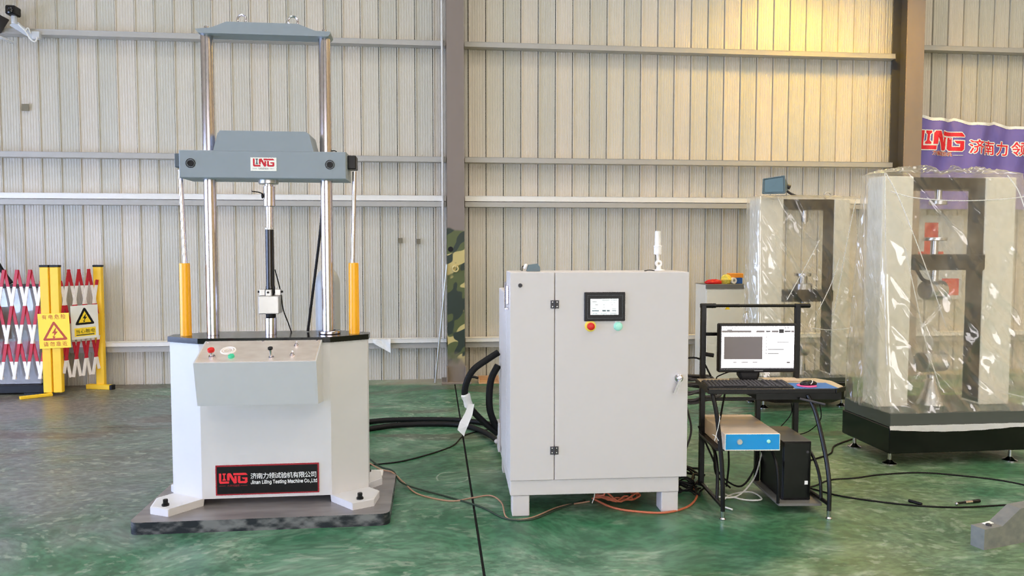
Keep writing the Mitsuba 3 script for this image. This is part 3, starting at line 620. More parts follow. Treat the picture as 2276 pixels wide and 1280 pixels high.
part(hc, 'side_handle', [box(-0.016, -0.001, 0.11, 0.14, 1.22, 1.33, 0.003), cyl((-0.02, 0.125, 1.20), (-0.02, 0.125, 1.35), 0.006, n=10), box(-0.022, -0.001, 0.115, 0.135, 1.19, 1.2, 0.002)], 'chrome')
part(hc, 'valve', [cyl((0.0 + a, 0.55 + b, 1.272), (0.0 + a, 0.55 + b, 1.272 + c), 0.012, n=12, c=0.002) for a, b, c in ((.02, .1, .03), (.05, -.15, .04), (.035, -.02, .025))], 'steel')
part(hc, 'pipe_flange', [box(-0.022, -0.005, 0.80, 0.93, 0.16, 0.36, 0.003), ico((-0.03, 0.86, 0.22), 0.016)], 'cabinet_paint')
# things on the cabinet
bc = thing('breather_cap', 'blue-grey breather cap on top of the power cabinet, left end', 'breather')
part(bc, 'body', hull([(0.11, .14, 1.411), (0.185, .14, 1.411), (0.11, .22, 1.411), (0.185, .22, 1.411), (0.12, .15, 1.448), (0.172, .15, 1.455), (0.12, .21, 1.448), (0.172, .21, 1.455), (0.185, .14, 1.435), (.185, .22, 1.435)]), 'teal_metal', smooth=False)
part(bc, 'gland', lathe([(0, 0), (0.016, 0), (0.018, 0.006), (0.012, 0.016), (0, 0.016)], (0.108, 0.18, 1.436), (-0.9, 0, 0.4), 16), 'white_plastic')
part(bc, 'wire', tube([(0.094, .18, 1.442), (0.084, .18, 1.436), (0.082, .18, 1.412)], 0.003, 6), 'black_rubber')
vt = thing('pipe_fitting', 'white pipe fitting standing upright on top of the power cabinet, right end', 'fitting')
vx, vy = 0.908, 0.20
part(vt, 'base', lathe([(0, 0), (0.037, 0), (0.037, 0.006), (0.016, 0.010), (0.011, 0.03), (0, 0.03)], (vx, vy, 1.411), n=24), 'white_plastic', smooth=40)
part(vt, 'joint', [lathe([(0.008, -.011), (0.02, -.011), (0.021, 0), (0.02, 0.011), (0.008, 0.011), (0.008, -.011)], (vx - .002, vy, 1.455), (0, 1, 0), 24), cyl((vx - .003, vy, 1.472), (vx - .008, vy, 1.51), 0.007, 0.011)], 'white_plastic')
part(vt, 'pipe', lathe([(0, 0), (0.020, 0.0), (0.023, 0.008), (0.023, 0.045), (0.026, 0.047), (0.026, 0.053), (0.018, 0.055), (0.017, 0.14), (0.013, 0.14), (0.013, 0.12)], (vx - .008, vy, 1.508), n=24), 'white_plastic', smooth=40)
solo('cable_tie', 'thin strip of cable tie lying on top of the power cabinet', 'cable tie', tube([(0.80, .12, 1.413), (0.83, .125, 1.417), (0.86, .12, 1.414)], 0.003, 6), 'black_plastic')
XF.pop()

# ------------------------------------------------------------------ computer desk and what stands on it
XF.append(rotz(-5.0, (1.629, 4.007, 0)))
ck = thing('computer_desk', 'black tubular steel computer desk with a pale wooden top, right of the power cabinet', 'desk')
DT = Polygon([(-.04, .16), (.70, .16), (.79, .24), (.80, .42), (.74, .52), (-.02, .52)])
part(ck, 'top', ext_z(DT.buffer(-0.002), 0.716, 0.72), 'wood_top', smooth=False, label='pale desk top')
part(ck, 'rim', ext_z(DT.buffer(0.007), 0.692, 0.7165), 'black_plastic', smooth=False)
part(ck, 'rim', [box(-.046, .70, .148, .155, .696, .722, .002), at(box(0, .121, -.004, .004, .696, .722, .002), M((.704, .15, 0), (.095, .083, 0), (-.083, .095, 0)))], 'black_plastic', smooth=False)
part(ck, 'drawer_box', hull([(u, v, z) for u in (.24, .745) for v in (.17, .42) for z in (.655, .699)] + [(.36, .2, .63), (.70, .2, .63), (.36, .4, .63), (.70, .4, .63)]), 'black_paint', smooth=False)
tb_ = lambda pts, r=0.0125, **k: tube(pts, r, 10, **k)
for u in (0.02, 0.62):
    part(ck, 'post', box(u - .016, u + .016, .515, .547, 0.03 if u < .1 else 0.05, 1.185, 0.003), 'black_paint', smooth=False)
part(ck, 'post', box(.362, .392, .515, .545, 0.05, .70, .003), 'black_paint', smooth=False)
part(ck, 'top_rail', [cyl((0.0, .531, 1.182), (.70, .531, 1.182), 0.010, n=12), cyl((0.0, .531, 1.182), (.10, .531, 1.182), 0.015, n=12, c=.003), cyl((.60, .531, 1.182), (.70, .531, 1.182), 0.014, n=12, c=.003)], 'black_paint')
part(ck, 'arm', box(.036, .24, .52, .542, .992, 1.012, .002), 'black_paint', smooth=False)
part(ck, 'stub', cyl((.03, .53, .875), (.085, .51, .868), 0.013, n=12, c=.003), 'black_plastic')
part(ck, 'back_rail', box(.0, .63, .52, .54, .575, .597, .003), 'black_paint', smooth=False)
for pts in ([(-.02, .18, .70), (-.008, .12, .58), (0, .05, .36), (0, .01, .2), (0, 0, .045)], [(.545, .17, .68), (.575, .12, .58), (.604, .05, .36), (.612, .01, .2), (.61, 0, .045)]):
    lg = part(ck, 'leg', tb_(pts), 'black_paint')
    part(lg, 'foot', lathe([(0, 0), (0.016, 0), (0.017, 0.006), (0.011, 0.014), (0.013, 0.05), (0, 0.05)], (pts[-1][0], pts[-1][1], 0), n=16), 'chrome')
part(ck, 'side_rail', tb_([(0, .008, .075), (.02, .525, .045)], smooth_path=False), 'black_paint')
part(ck, 'side_rail', tb_([(.61, .008, .085), (.62, .525, .06)], smooth_path=False), 'black_paint')
part(ck, 'arch', tb_([(0.01, .42, .36), (.03, .30, .33), (.025, .2, .23), (.005, .13, .07)], 0.010), 'black_paint')
part(ck, 'shelf', box(.0, .22, .16, .53, .352, .370, .004), 'black_plastic', smooth=False)
part(ck, 'tower_shelf', ext_z(Polygon([(.365, .10), (.60, .10), (.62, .53), (.365, .53)]).buffer(.012), .046, .060), 'tray_grey', smooth=False)
part(ck, 'arch', tb_([(.345, .20, .35), (.352, .13, .28), (.354, .105, .18), (.354, .10, .058)], 0.009), 'black_paint')
part(ck, 'arch', tb_([(.555, .30, .40), (.59, .18, .31), (.606, .12, .2), (.608, .10, .075)], 0.009), 'black_paint')
part(ck, 'slide', tb_([(.49, .15, .665), (.62, .10, .64)], 0.007, smooth_path=False), 'dark_iron')
mo = thing('monitor', 'black computer monitor with a lit software window, standing on the desk', 'monitor')
MV = 0.36
part(mo, 'frame', box(.07, .55, MV, MV + .045, .785, 1.085, .006), 'black_plastic', smooth=False)
sc = part(mo, 'screen', box(.086, .534, MV - .0012, MV + .002, .806, 1.070), 'pane_white', smooth=False, label='lit screen with a grey chart field')
scene[sc]['emitter'] = {'type': 'area', 'radiance': {'type': 'rgb', 'value': [0.80, 0.74, 0.79]}}
FY = MV - .0012
fl = lambda a, b, z0, z1: box(a, b, FY - .0008, FY, z0, z1)
part(sc, 'chart_field', fl(.103, .338, .867, 1.005), 'screen_grey', smooth=False)
part(sc, 'tool_bar', [fl(.088, .268, 1.032, 1.042), fl(.30, .35, 1.032, 1.042), fl(.395, .435, 1.032, 1.042), fl(.515, .532, 1.032, 1.042)], 'screen_grey', smooth=False)
part(sc, 'tool_icons', [fl(.44, .468, 1.028, 1.050), fl(.12, .15, 1.044, 1.048), fl(.36, .385, 1.034, 1.041), fl(.473, .51, 1.034, 1.041)] + [fl(.094 + .018 * i, .101 + .018 * i, 1.057, 1.060) for i in range(7)] + [fl(.475, .481, 1.057, 1.062), fl(.492, .498, 1.057, 1.062)], 'dark_iron', smooth=False, kind='stuff')
part(sc, 'table_rows', [fl(.36, .365, .90 + .02 * i, .905 + .02 * i) for i in range(6)] + [fl(.372, .44, .9, .903), fl(.372, .47, .925, .928), fl(.43, .50, .97, .973), fl(.16, .18, .846, .850), fl(.21, .25, .846, .850), fl(.28, .31, .846, .850), fl(.49, .51, .842, .85)], 'grey_print', smooth=False)
part(sc, 'task_bar', fl(.087, .533, .8065, .812), 'black_plastic', smooth=False)
part(mo, 'mark', fl(.29, .345, .793, .799), 'grey_print', smooth=False)
part(mo, 'neck', hull([(u, v, z) for u in (.205, .335) for v in (MV + .03, MV + .07) for z in (.76, .80)] + [(u, v, z) for u in (.225, .315) for v in (MV + .02, MV + .05) for z in (.726, .76)]), 'black_plastic', smooth=False)
part(mo, 'base', ext_z(Polygon([(.16, .30), (.38, .30), (.36, .46), (.18, .46)]).buffer(.01), .7205, .732), 'black_gloss', smooth=False)
kb = thing('keyboard', 'black computer keyboard along the front edge of the desk', 'keyboard')
part(kb, 'case', hull([(-.05, .17, .7205), (.46, .17, .7205), (-.05, .315, .7205), (.46, .315, .7205), (-.05, .17, .733), (.46, .17, .733), (-.045, .315, .744), (.455, .315, .744)]), 'black_plastic', smooth=False)
keys = []
for r in range(6):
    for c in range(22):
        if (c in (15, 19) or (r == 0 and 3 < c < 11)): continue
        u, v = -.04 + c * .0222, .182 + r * .0215
        z = .733 + (v - .17) / .145 * .011
        keys.append(hull([(u, v, z), (u + .019, v, z), (u, v + .018, z + .001), (u + .019, v + .018, z + .001), (u + .003, v + .003, z + .007), (u + .016, v + .003, z + .007), (u + .003, v + .016, z + .008), (u + .016, v + .016, z + .008)]))
for c in range(1):
    keys.append(box(.05, .19, .182, .2, .734, .741, .002))
part(kb, 'keys', keys, 'dark_iron', smooth=False, kind='stuff')
mp = solo('mouse_pad', 'blue mouse pad with a pink wrist pattern at the right end of the desk', 'mouse pad', box(.47, .725, .165, .34, .7205, .7235, .001), 'blue_mat', smooth=False)
part(mp, 'wrist_rest', lathe([(0, 0), (.055, 0), (.058, .003), (.05, .007), (0, .008)], (.565, .235, .7235), n=24), 'pink_rubber')
ms = thing('computer_mouse', 'black computer mouse on the pink part of the mouse pad', 'mouse')
sm = ico((0, 0, 0), (.055, .030, .022), 3); sm.vertices[:, 2] = np.maximum(sm.vertices[:, 2], -.004)
part(ms, 'body', at(sm, rotz(12, (.575, .235, .7365))), 'black_gloss', smooth=40)
part(ms, 'stripe', at(tube([(-.005, -.0305, .002), (.01, -.024, .014), (.02, -.01, .019), (.022, .0, .0205)], .0022, 6), rotz(12, (.575, .235, .7365))), 'white_plastic')
solo('monitor_cable', 'black monitor cable hanging over the rear of the desk top', 'cable', tube([(.245, .44, .79), (.17, .45, .775), (.10, .46, .745), (.09, .47, .726)], .004, 6), 'black_rubber')
solo('notebook', 'worn manila folder lying on the desk behind the monitor foot', 'folder', box(.33, .60, .40, .51, .7205, .727, .001), 'beige_metal', smooth=False)
bd = thing('measuring_unit', 'beige measuring unit with a bright blue front, on the small shelf of the desk', 'electronic box')
part(bd, 'case', box(.035, .360, .106, .60, .3705, .470, .003), 'beige_metal', smooth=False)
part(bd, 'front_panel', box(.036, .359, .097, .106, .371, .469, .002), 'sign_white', smooth=False)
fpn = part(bd, 'blue_face', box(.041, .354, .0955, .097, .378, .4675, .0005), 'blue_plastic', smooth=False, label='bright blue front')
part(bd, 'socket', [lathe([(0, .002), (.006, .002), (.007, .008), (.015, .008), (.017, 0)], (.121, .0955, .424), (0, -1, 0), 20)], 'steel')
part(bd, 'indicator', lathe([(.011, 0), (.011, .004), (.007, .008), (0, .009)], (.290, .0955, .426), (0, -1, 0), 16), 'mint_lens')
pc = thing('computer_tower', 'black computer tower standing on the low shelf under the desk', 'computer')
part(pc, 'case', box(.395, .565, .150, .52, .0605, .41, .004), 'black_plastic', smooth=False)
part(pc, 'top_panel', box(.396, .564, .151, .519, .41, .4115), 'tray_grey', smooth=False)
part(pc, 'front_panel', box(.40, .56, .142, .150, .068, .405, .004), 'black_gloss', smooth=False)
part(pc, 'button', lathe([(.008, 0), (.008, .003), (0, .004)], (.54, .142, .35), (0, -1, 0), 14), 'dark_iron')
part(pc, 'sticker', box(.525, .545, .1412, .142, .155, .178), 'white_print', smooth=False)
solo('twist_tie', 'white twist tie hanging from the left leg of the desk', 'cable tie', [tube([(0.0, .08, .58), (-.012, .07, .52), (-.028, .06, .47), (-.036, .06, .44)], .002, 5), tube([(-.045, .07, .475), (-.028, .06, .465), (-.012, .06, .44)], .002, 5)], 'white_rubber')
solo('white_cable', 'white network cable looping over the floor under the desk', 'cable', tube([(.40, .50, .25), (.33, .44, .10), (.20, .35, .02), (.08, .33, .02), (.02, .40, .03), (.05, .50, .03)], .005, 6), 'white_rubber')
solo('white_cable', 'white cable curling on the floor towards the tower shelf', 'cable', tube([(.12, .42, .012), (.22, .30, .012), (.33, .30, .014), (.30, .42, .02), (.16, .38, .012), (.06, .22, .010), (.10, .14, .008)], .005, 6), 'white_rubber')
for i, (pts, r, lab) in enumerate([
        ([(.14, .42, .70), (.12, .46, .5), (.09, .47, .3), (.10, .48, .12), (.2, .5, .02)], .006, 'black cable hanging down behind the blue-fronted measuring unit'),
        ([(.21, .52, .37), (.195, .53, .28), (.20, .54, .15), (.19, .55, .012)], .006, 'black cable dropping from the rear of the measuring unit to the floor'),
        ([(-.01, .50, .42), (.06, .46, .25), (.12, .42, .12), (.25, .44, .05), (.36, .50, .16), (.40, .54, .3)], .006, 'black cable slung between the left post and the middle post of the desk'),
        ([(.56, .53, .66), (.60, .54, .5), (.52, .55, .38), (.5, .56, .30)], .003, 'thin black cable hanging behind the computer tower'),
        ([(.565, .40, .38), (.64, .36, .42), (.66, .25, .52), (.63, .2, .63)], .003, 'thin cable rising from the computer tower to the drawer box')]):
    solo('desk_cable', lab, 'cable', tube(pts, r, 6), 'black_rubber')
XF.pop()
# the heap of cables beside the desk
coil_rng = np.random.default_rng(3)
def coil(c, rx, ry, z0, turns, r, jit, m=14):
    pts = []
    for k in range(int(turns * m)):
        a = 2 * math.pi * k / m
        j = coil_rng.normal(0, jit, 3)
        pts.append((c[0] + (rx + j[0]) * math.cos(a), c[1] + (ry + j[1]) * math.sin(a), max(r, z0 + abs(j[2]))))
    return tube(pts, r, 6, 3)
solo('cable_coil', 'black cable coiled in a heap on the floor between power cabinet and desk', 'cable coil', coil((1.60, 4.72), .13, .18, .02, 4, .008, .03), 'black_rubber')
solo('cable_coil', 'thinner black cable piled on the floor heap, in front of the larger coil', 'cable coil', coil((1.59, 4.50), .07, .10, .012, 3, .005, .02), 'black_rubber')
for i, (dx, dz, lab) in enumerate([(0, 0, 'dark cable bundle hanging in loops behind the left post of the desk, uppermost'), (.03, -.06, 'dark cable bundle hanging in loops behind the left post of the desk, below the uppermost')]):
    pts = []
    for k in range(40):
        a = 2 * math.pi * k / 10; j = coil_rng.normal(0, .012, 3)
        pts.append((1.74 + dx + (.17 + j[0]) * math.cos(a), 4.86 + .04 * math.sin(a) + j[1], .62 + dz + (.045 + j[2]) * math.sin(a)))
    solo('hanging_cable', lab, 'cable', tube(pts, .009, 6, 3), 'dark_iron')
solo('hanging_cable', 'grey cable dropping from the hanging bundle to the floor heap', 'cable', tube([(1.66, 4.84, .58), (1.70, 4.82, .45), (1.72, 4.80, .3), (1.63, 4.74, .12), (1.60, 4.70, .03)], .007, 6), 'dark_iron')
solo('hanging_cable', 'black cable bowing out beside the right edge of the power cabinet', 'cable', tube([(1.50, 4.62, .50), (1.57, 4.66, .38), (1.60, 4.68, .22), (1.57, 4.66, .08), (1.52, 4.62, .012)], .006, 6), 'black_rubber')
solo('desk_cable', 'black cable looping over the desk top beside the left post', 'cable', tube([(1.56, 4.62, .80), (1.62, 4.60, .84), (1.70, 4.57, .83), (1.745, 4.52, .735)], .006, 6), 'black_rubber')

# ------------------------------------------------------------------ machines under plastic film
def leveling_foot(k, x, y, z1):
    part(k, 'leveling_foot', lathe([(0, 0), (0.05, 0), (0.05, 0.006), (0.03, 0.014), (0.014, 0.03), (0.012, z1), (0, z1)], (x, y, 0), n=20), 'chrome')
def gantry(label, x0, x1, y0, y1, wl, wr, zb, zt, beam, head, base, feet):
    k = thing('wrapped_machine', label, 'machine')
    bx0, bx1, by0, by1, bz0, bz1 = base
    part(k, 'base', box(bx0, bx1, by0, by1, bz0, bz1, .006), 'black_gloss', smooth=False, label='black base frame')
    part(k, 'bed', box(bx0 + .01, bx1 - .01, by0 + .01, by1 - .01, bz1, zb, .004), 'bed_grey', smooth=False)
    for a, b, inner in ((x0, x0 + wl, x0 + wl), (x1 - wr, x1, x1 - wr)):
        c = part(k, 'column', box(a, b, y0, y1, zb, zt, .006), 'cream_paint', smooth=False)
        part(c, 'inner_cover', box(inner - .002, inner + .002, y0 + .012, y1 - .012, zb + .02, zt - .02), 'black_paint', smooth=False, label='black bellows cover on the inner side')
    part(k, 'top_beam', box(x0 + wl, x1 - wr, y0 + .01, y1 - .01, beam, zt - .005, .004), 'black_paint', smooth=False)
    part(k, 'crosshead', box(x0 + wl + .003, x1 - wr - .003, y0 - .02, y1 - .02, head[0], head[1], .005), 'black_paint', smooth=False)
    for x, y in feet:
        leveling_foot(k, x, y, bz0 + .002)
    return k
w2 = gantry('larger machine wrapped in clear plastic film, at the right edge under the purple banner', 3.225, 4.27, 5.08, 5.27, .24, .24, .38, 2.065, 1.975, (1.385, 1.50), (3.185, 4.36, 4.86, 5.47, .095, .28), [(3.25, 4.95), (4.17, 4.93), (3.25, 5.40), (4.28, 5.40)])
XM = 3.75
part(w2, 'load_cell', [cyl((3.72, 5.17, 1.975), (3.72, 5.17, 1.90), .024, n=20), cyl((3.72, 5.17, 1.90), (3.72, 5.17, 1.865), .06, n=24, c=.004)], 'steel')
part(w2, 'pull_rod', [cyl((3.70, 5.17, 1.50), (3.70, 5.17, 1.60), .026, n=20), cyl((3.70, 5.17, 1.60), (3.70, 5.17, 1.625), .085, n=24, c=.003)], 'steel')
part(w2, 'upper_grip', [cyl((3.60, 5.12, 1.235), (3.76, 5.16, 1.235), .072, n=28, c=.008), cyl((3.69, 5.15, 1.30), (3.69, 5.15, 1.385), .03, n=18), box(3.66, 3.72, 5.07, 5.10, 1.19, 1.28, .004)], 'steel', label='steel wedge grip under the crosshead')
part(w2, 'grip_hose', tube([(3.52, 5.10, 1.385), (3.55, 5.08, 1.32), (3.60, 5.08, 1.30), (3.63, 5.1, 1.29)], .012, 8), 'black_rubber')
part(w2, 'lower_grip', [cyl((3.60, 5.14, .70), (3.80, 5.18, .70), .078, n=28, c=.008), lathe([(0, 0), (.10, 0), (.09, .02), (.05, .12), (.035, .19), (.035, .22), (0, .22)], (3.70, 5.16, .38), n=24), tube([(3.70, 5.14, .57), (3.62, 5.10, .575), (3.57, 5.08, .565)], .008, 8)], 'steel', label='steel lower grip on its stem')
w1 = gantry('smaller machine wrapped in clear plastic film, behind the computer desk', 3.10, 4.02, 6.85, 7.07, .245, .16, .30, 2.02, 1.915, (1.025, 1.135), (3.10, 4.03, 6.74, 7.18, .08, .25), [(3.17, 6.83), (3.97, 6.83), (3.17, 7.12), (3.97, 7.12)])
part(w1, 'load_cell', cyl((3.62, 6.98, 1.915), (3.62, 6.98, 1.80), .035, n=20, c=.003), 'steel')
part(w1, 'upper_grip', [cyl((3.60, 6.95, 1.135), (3.60, 6.95, 1.20), .09, n=24, c=.006), cyl((3.60, 6.95, 1.20), (3.60, 6.95, 1.27), .045, n=20), cyl((3.60, 6.95, 1.27), (3.60, 6.95, 1.30), .08, n=24, c=.004)], 'steel')
part(w1, 'lower_grip', [cyl((3.62, 6.95, 1.025), (3.62, 6.95, .97), .05, n=20), cyl((3.56, 6.95, .55), (3.66, 6.98, .55), .07, n=24, c=.006), cyl((3.61, 6.97, .30), (3.61, 6.97, .5), .05, .035, n=20)], 'steel')
part(w1, 'eye_ring', torus((3.84, 6.95, 2.055), (0, 1, 0), .035, .008, 20), 'steel')

def film(base_label, top, bot, zt, zb, amp, seed, nS=260, nT=110, spread=1.4, lid=0.075):
    """A loose plastic hood: a closed curtain from the rectangle top (x0,x1,y0,y1) to the rectangle bot, with pleats and crumples, and a crumpled lid."""
    def rect(r, s):
        x0, x1, y0, y1 = r; c = np.array([(x0, y0), (x1, y0), (x1, y1), (x0, y1), (x0, y0)], float)
        s = (s % 1.0) * 4; i = np.minimum(s.astype(int), 3); f = (s - i)[..., None]
        return c[i] * (1 - f) + c[i + 1] * f
    s, t = np.meshgrid(np.linspace(0, 1, nS, endpoint=False), np.linspace(0, 1, nT), indexing='ij')
    e = t ** spread
    P = rect(top, s) * (1 - e[..., None]) + rect(bot, s) * e[..., None]
    z = zt * (1 - t) + zb * t
    ctr = np.array([(top[0] + top[1]) / 2, (top[2] + top[3]) / 2])
    edge = np.array([(0, -1.0), (1, 0), (0, 1), (-1, 0)])[np.minimum((s * 4).astype(int), 3)]
    q = np.stack([P[..., 0], P[..., 1], z], -1)
    ridge = lambda a: 1 - np.abs(2 * a - 1)
    diag = ridge(meshkit.noise(np.stack([s * 22 + t * 5, t * 1.5, s * 0 + seed], -1), seed)) ** 3
    diag2 = ridge(meshkit.noise(np.stack([s * 30 - t * 9, t * 2.0 + 5, s * 0 + seed], -1), seed + 1)) ** 4
    crumple = ridge(meshkit.fbm(q * [7, 7, 3.2] + np.stack([z * 2.5, 0 * z, 0 * z], -1), 3, seed)) ** 4
    edgefree = np.clip(np.minimum((s * 4) % 1.0, 1 - (s * 4) % 1.0) * 8, 0.15, 1)
    d = amp * edgefree * ((diag * 0.9 + diag2 * 0.8) * (0.25 + 0.6 * t) + 0.55 * crumple * (0.25 + 0.5 * t + t ** 4)) + 0.010
    P = P + edge * d[..., None]
    z = z + 0.012 * (meshkit.noise(q * 7, seed + 5) - 0.5) * (t > 0.02)
    V = np.concatenate([P, z[..., None]], -1).reshape(-1, 3)
    i, j = np.meshgrid(np.arange(nS), np.arange(nT - 1), indexing='ij')
    i2 = (i + 1) % nS
    F = np.stack([i * nT + j, i2 * nT + j, i2 * nT + j + 1, i * nT + j + 1], -1).reshape(-1, 4)
    side = trimesh.Trimesh(V, np.vstack([F[:, [0, 2, 1]], F[:, [0, 3, 2]]]), process=False)
    k = thing('plastic_film', base_label, 'film')
    part(k, 'curtain', side, 'film', smooth=True)
    u, v = np.meshgrid(np.linspace(0, 1, 70), np.linspace(0, 1, 36), indexing='ij')
    x = top[0] - .02 + u * (top[1] - top[0] + .04); y = top[2] - .02 + v * (top[3] - top[2] + .04)
    q = np.stack([x, y, x * 0], -1)
    zz = zt + 0.002 + lid * ridge(meshkit.fbm(q * 10, 3, seed + 9)) ** 2 * np.sin(np.pi * u) ** .5 * np.sin(np.pi * v) ** .5
    V = np.stack([x, y, zz], -1).reshape(-1, 3)
    i, j = np.meshgrid(np.arange(69), np.arange(35), indexing='ij')
    F = np.stack([i * 36 + j, (i + 1) * 36 + j, (i + 1) * 36 + j + 1, i * 36 + j + 1], -1).reshape(-1, 4)
    part(k, 'lid', (V, F), 'film', smooth=True)
    return k
f2 = film('clear plastic film hood hanging over the larger wrapped machine at the right edge', (3.205, 4.29, 5.06, 5.29), (3.19, 4.42, 4.89, 5.44), 2.085, .385, .038, 11, spread=0.95)
for pts in ([(3.215, 5.03, 2.08), (3.30, 5.0, 1.9), (3.42, 4.99, 1.62), (3.55, 4.97, 1.28), (3.66, 4.96, .98)], [(3.25, 5.02, 1.95), (3.42, 5.0, 1.905), (3.75, 4.99, 1.885), (4.1, 5.0, 1.90), (4.28, 5.01, 1.92)], [(3.20, 5.02, 2.08), (3.205, 5.0, 1.6), (3.20, 4.97, 1.1), (3.19, 4.93, .7)], [(4.12, 4.99, 2.07), (4.20, 4.98, 1.96), (4.26, 4.97, 1.8)], [(3.34, 4.98, 1.55), (3.42, 4.96, 1.2), (3.50, 4.94, .85), (3.60, 4.92, .55)], [(3.93, 4.96, .60), (4.05, 4.93, .52), (4.28, 4.90, .46)]):
    part(f2, 'crease', tube(pts, .0035, 6), 'film_crease')
part(f2, 'hem', (np.array([(3.18 + 1.2 * i / 30, 4.853 - .006 * (j == 1) + .004 * math.sin(i * 1.7), (.296 if j == 0 else .268 - .02 * math.sin(math.pi * min(1, i / 24)) * (j == 1))) for i in range(31) for j in (0, 1)]), np.array([(2 * i, 2 * i + 1, 2 * i + 3, 2 * i + 2) for i in range(30)])), 'film_crease', smooth=True, label='white folded hem of the film along the base')
f1 = film('clear plastic film hood hanging over the smaller wrapped machine behind the desk', (3.09, 4.05, 6.83, 7.085), (3.095, 4.2, 6.76, 7.13), 2.04, .305, .04, 23, lid=0.02)
for pts in ([(3.66, 6.75, 1.62), (3.52, 6.76, 1.35), (3.35, 6.76, 1.05)], [(4.02, 6.76, 2.0), (3.93, 6.74, 1.6), (3.86, 6.73, 1.2), (3.80, 6.72, .9)], [(4.12, 6.78, 2.03), (4.12, 6.76, 1.5), (4.14, 6.75, .9)], [(3.86, 6.74, 1.45), (3.78, 6.74, 1.2), (3.66, 6.74, .95)], [(3.6, 6.74, .78), (3.8, 6.73, .76), (4.1, 6.74, .79)]):
    part(f1, 'crease', tube(pts, .0035, 6), 'film_crease')
# flood light on the smaller wrapped machine
fd = thing('flood_light', 'blue-grey flood light resting on top of the smaller wrapped machine', 'lamp')
A = np.array([(3.11, 6.80, 2.06), (3.29, 6.72, 2.06), (3.31, 6.78, 2.225), (3.14, 6.86, 2.20)]); B = np.array([(3.36, 6.98, 2.11), (3.43, 6.94, 2.11), (3.43, 6.95, 2.17), (3.37, 7.0, 2.17)])
part(fd, 'housing', hull(np.vstack([A, B])), 'teal_metal', smooth=False)
c_ = A.mean(0); nrm = np.cross(A[1] - A[0], A[3] - A[0]); nrm /= np.linalg.norm(nrm)
part(fd, 'rim', [tube([A[i] + nrm * .004, A[(i + 1) % 4] + nrm * .004], .007, 6, smooth_path=False) for i in range(4)], 'teal_metal')
part(fd, 'glass', hull([c_ + (a - c_) * .86 + nrm * h for a in A for h in (.003, .006)]), 'lamp_front', smooth=False)
part(fd, 'bracket', [tube([(3.40, 6.96, 2.12), (3.47, 6.98, 2.08), (3.53, 6.98, 2.055)], .012, 8), cyl((3.39, 6.93, 2.15), (3.43, 6.90, 2.13), .022, n=14)], 'dark_iron')

# ------------------------------------------------------------------ banner on the wall
bk = thing('banner', 'purple cloth banner with red lettering hung on the wall right of the brown column', 'banner')
def wave(x, z):
    sag = np.abs(np.sin((x - 5.83) * math.pi / 0.62))
    d = (3.16 - z)
    return 0.042 * np.sin(x * 10.1 + d * 2.0) * np.exp(-d * 0.6) + 0.024 * np.sin(x * 23 + 1.0 + d * 5) * np.exp(-d * 1.2) + 0.012 * np.sin(x * 5 - d * 6)
def topz(x):
    return 3.165 - 0.075 * (x - 5.95) - 0.035 * np.abs(np.sin((x - 5.83) * math.pi / 0.52)) - 0.012 * np.abs(np.sin((x - 5.83) * math.pi / 0.26))
def cloth(x0, x1, f0, f1, nx, nz, off, m, name):
    X, Fz = np.meshgrid(np.linspace(x0, x1, nx), np.linspace(0, 1, nz), indexing='ij')
    z = f0(X) * (1 - Fz) + f1(X) * Fz
    V = np.stack([X, 8.53 - off + wave(X, z), z], -1).reshape(-1, 3)
    i, j = np.meshgrid(np.arange(nx - 1), np.arange(nz - 1), indexing='ij')
    F = np.stack([i * nz + j, i * nz + j + 1, (i + 1) * nz + j + 1, (i + 1) * nz + j], -1).reshape(-1, 4)
    return part(bk, name, (V, F), m, smooth=True)
cloth(5.84, 8.6, lambda x: topz(x) - 0.02, lambda x: 2.02 + 0 * x, 170, 60, 0.0, 'banner_cloth', 'cloth')
cloth(5.84, 8.6, lambda x: topz(x), lambda x: topz(x) - 0.035, 170, 3, 0.004, 'sign_white', 'hem')
def on_banner(mesh, off):
    m = mesh.copy().subdivide_to_size(0.05) if False else mesh.copy()
    v, f = trimesh.remesh.subdivide_to_size(m.vertices, m.faces, 0.06)
    m = trimesh.Trimesh(v, f, process=False)
    m.vertices[:, 1] += wave(m.vertices[:, 0], m.vertices[:, 2]) + 8.53 - off
    return m
tiltm = lambda o: M(o, (1, 0, -0.035), (0, 0, 1))
s = 0.585 / 100
full = scaled(unary_union([L_, I_, NG_]), s)
part(bk, 'emblem_outline', on_banner(at(extr(full.buffer(0.012), .001), tiltm((5.86, 0, 2.745))), .006), 'sign_white', smooth=False)
part(bk, 'emblem', on_banner(at(extr(full, .001), tiltm((5.86, 0, 2.745))), .009), 'banner_red', smooth=False)
for grow, off, m, nme in ((7, .006, 'sign_white', 'lettering_outline'), (0.8, .009, 'banner_red', 'lettering')):
    part(bk, nme, on_banner(at(cjk('济南力领试验机', .165, .001, 1.17, grow), tiltm((6.50, 0, 2.70))), off), m, smooth=False)
for grow, off, m, nme in ((7, .006, 'sign_white', 'caption_outline'), (1.5, .009, 'sign_red', 'caption')):
    part(bk, nme, on_banner(at(cjk('力领试验机', .052, .001, 1.1, grow), tiltm((6.02, 0, 2.675))), off), m, smooth=False)
part(bk, 'caption_line', on_banner(at(box(6.32, 6.44, -.001, .001, 2.672, 2.678), np.eye(4)), .006), 'sign_white', smooth=False)
po = thing('poster', 'pale wall poster with red shapes, seen through the film behind the larger wrapped machine', 'poster')
part(po, 'sheet', box(5.88, 6.62, 8.712, 8.715, .9, 1.95), 'light_grey', smooth=False)
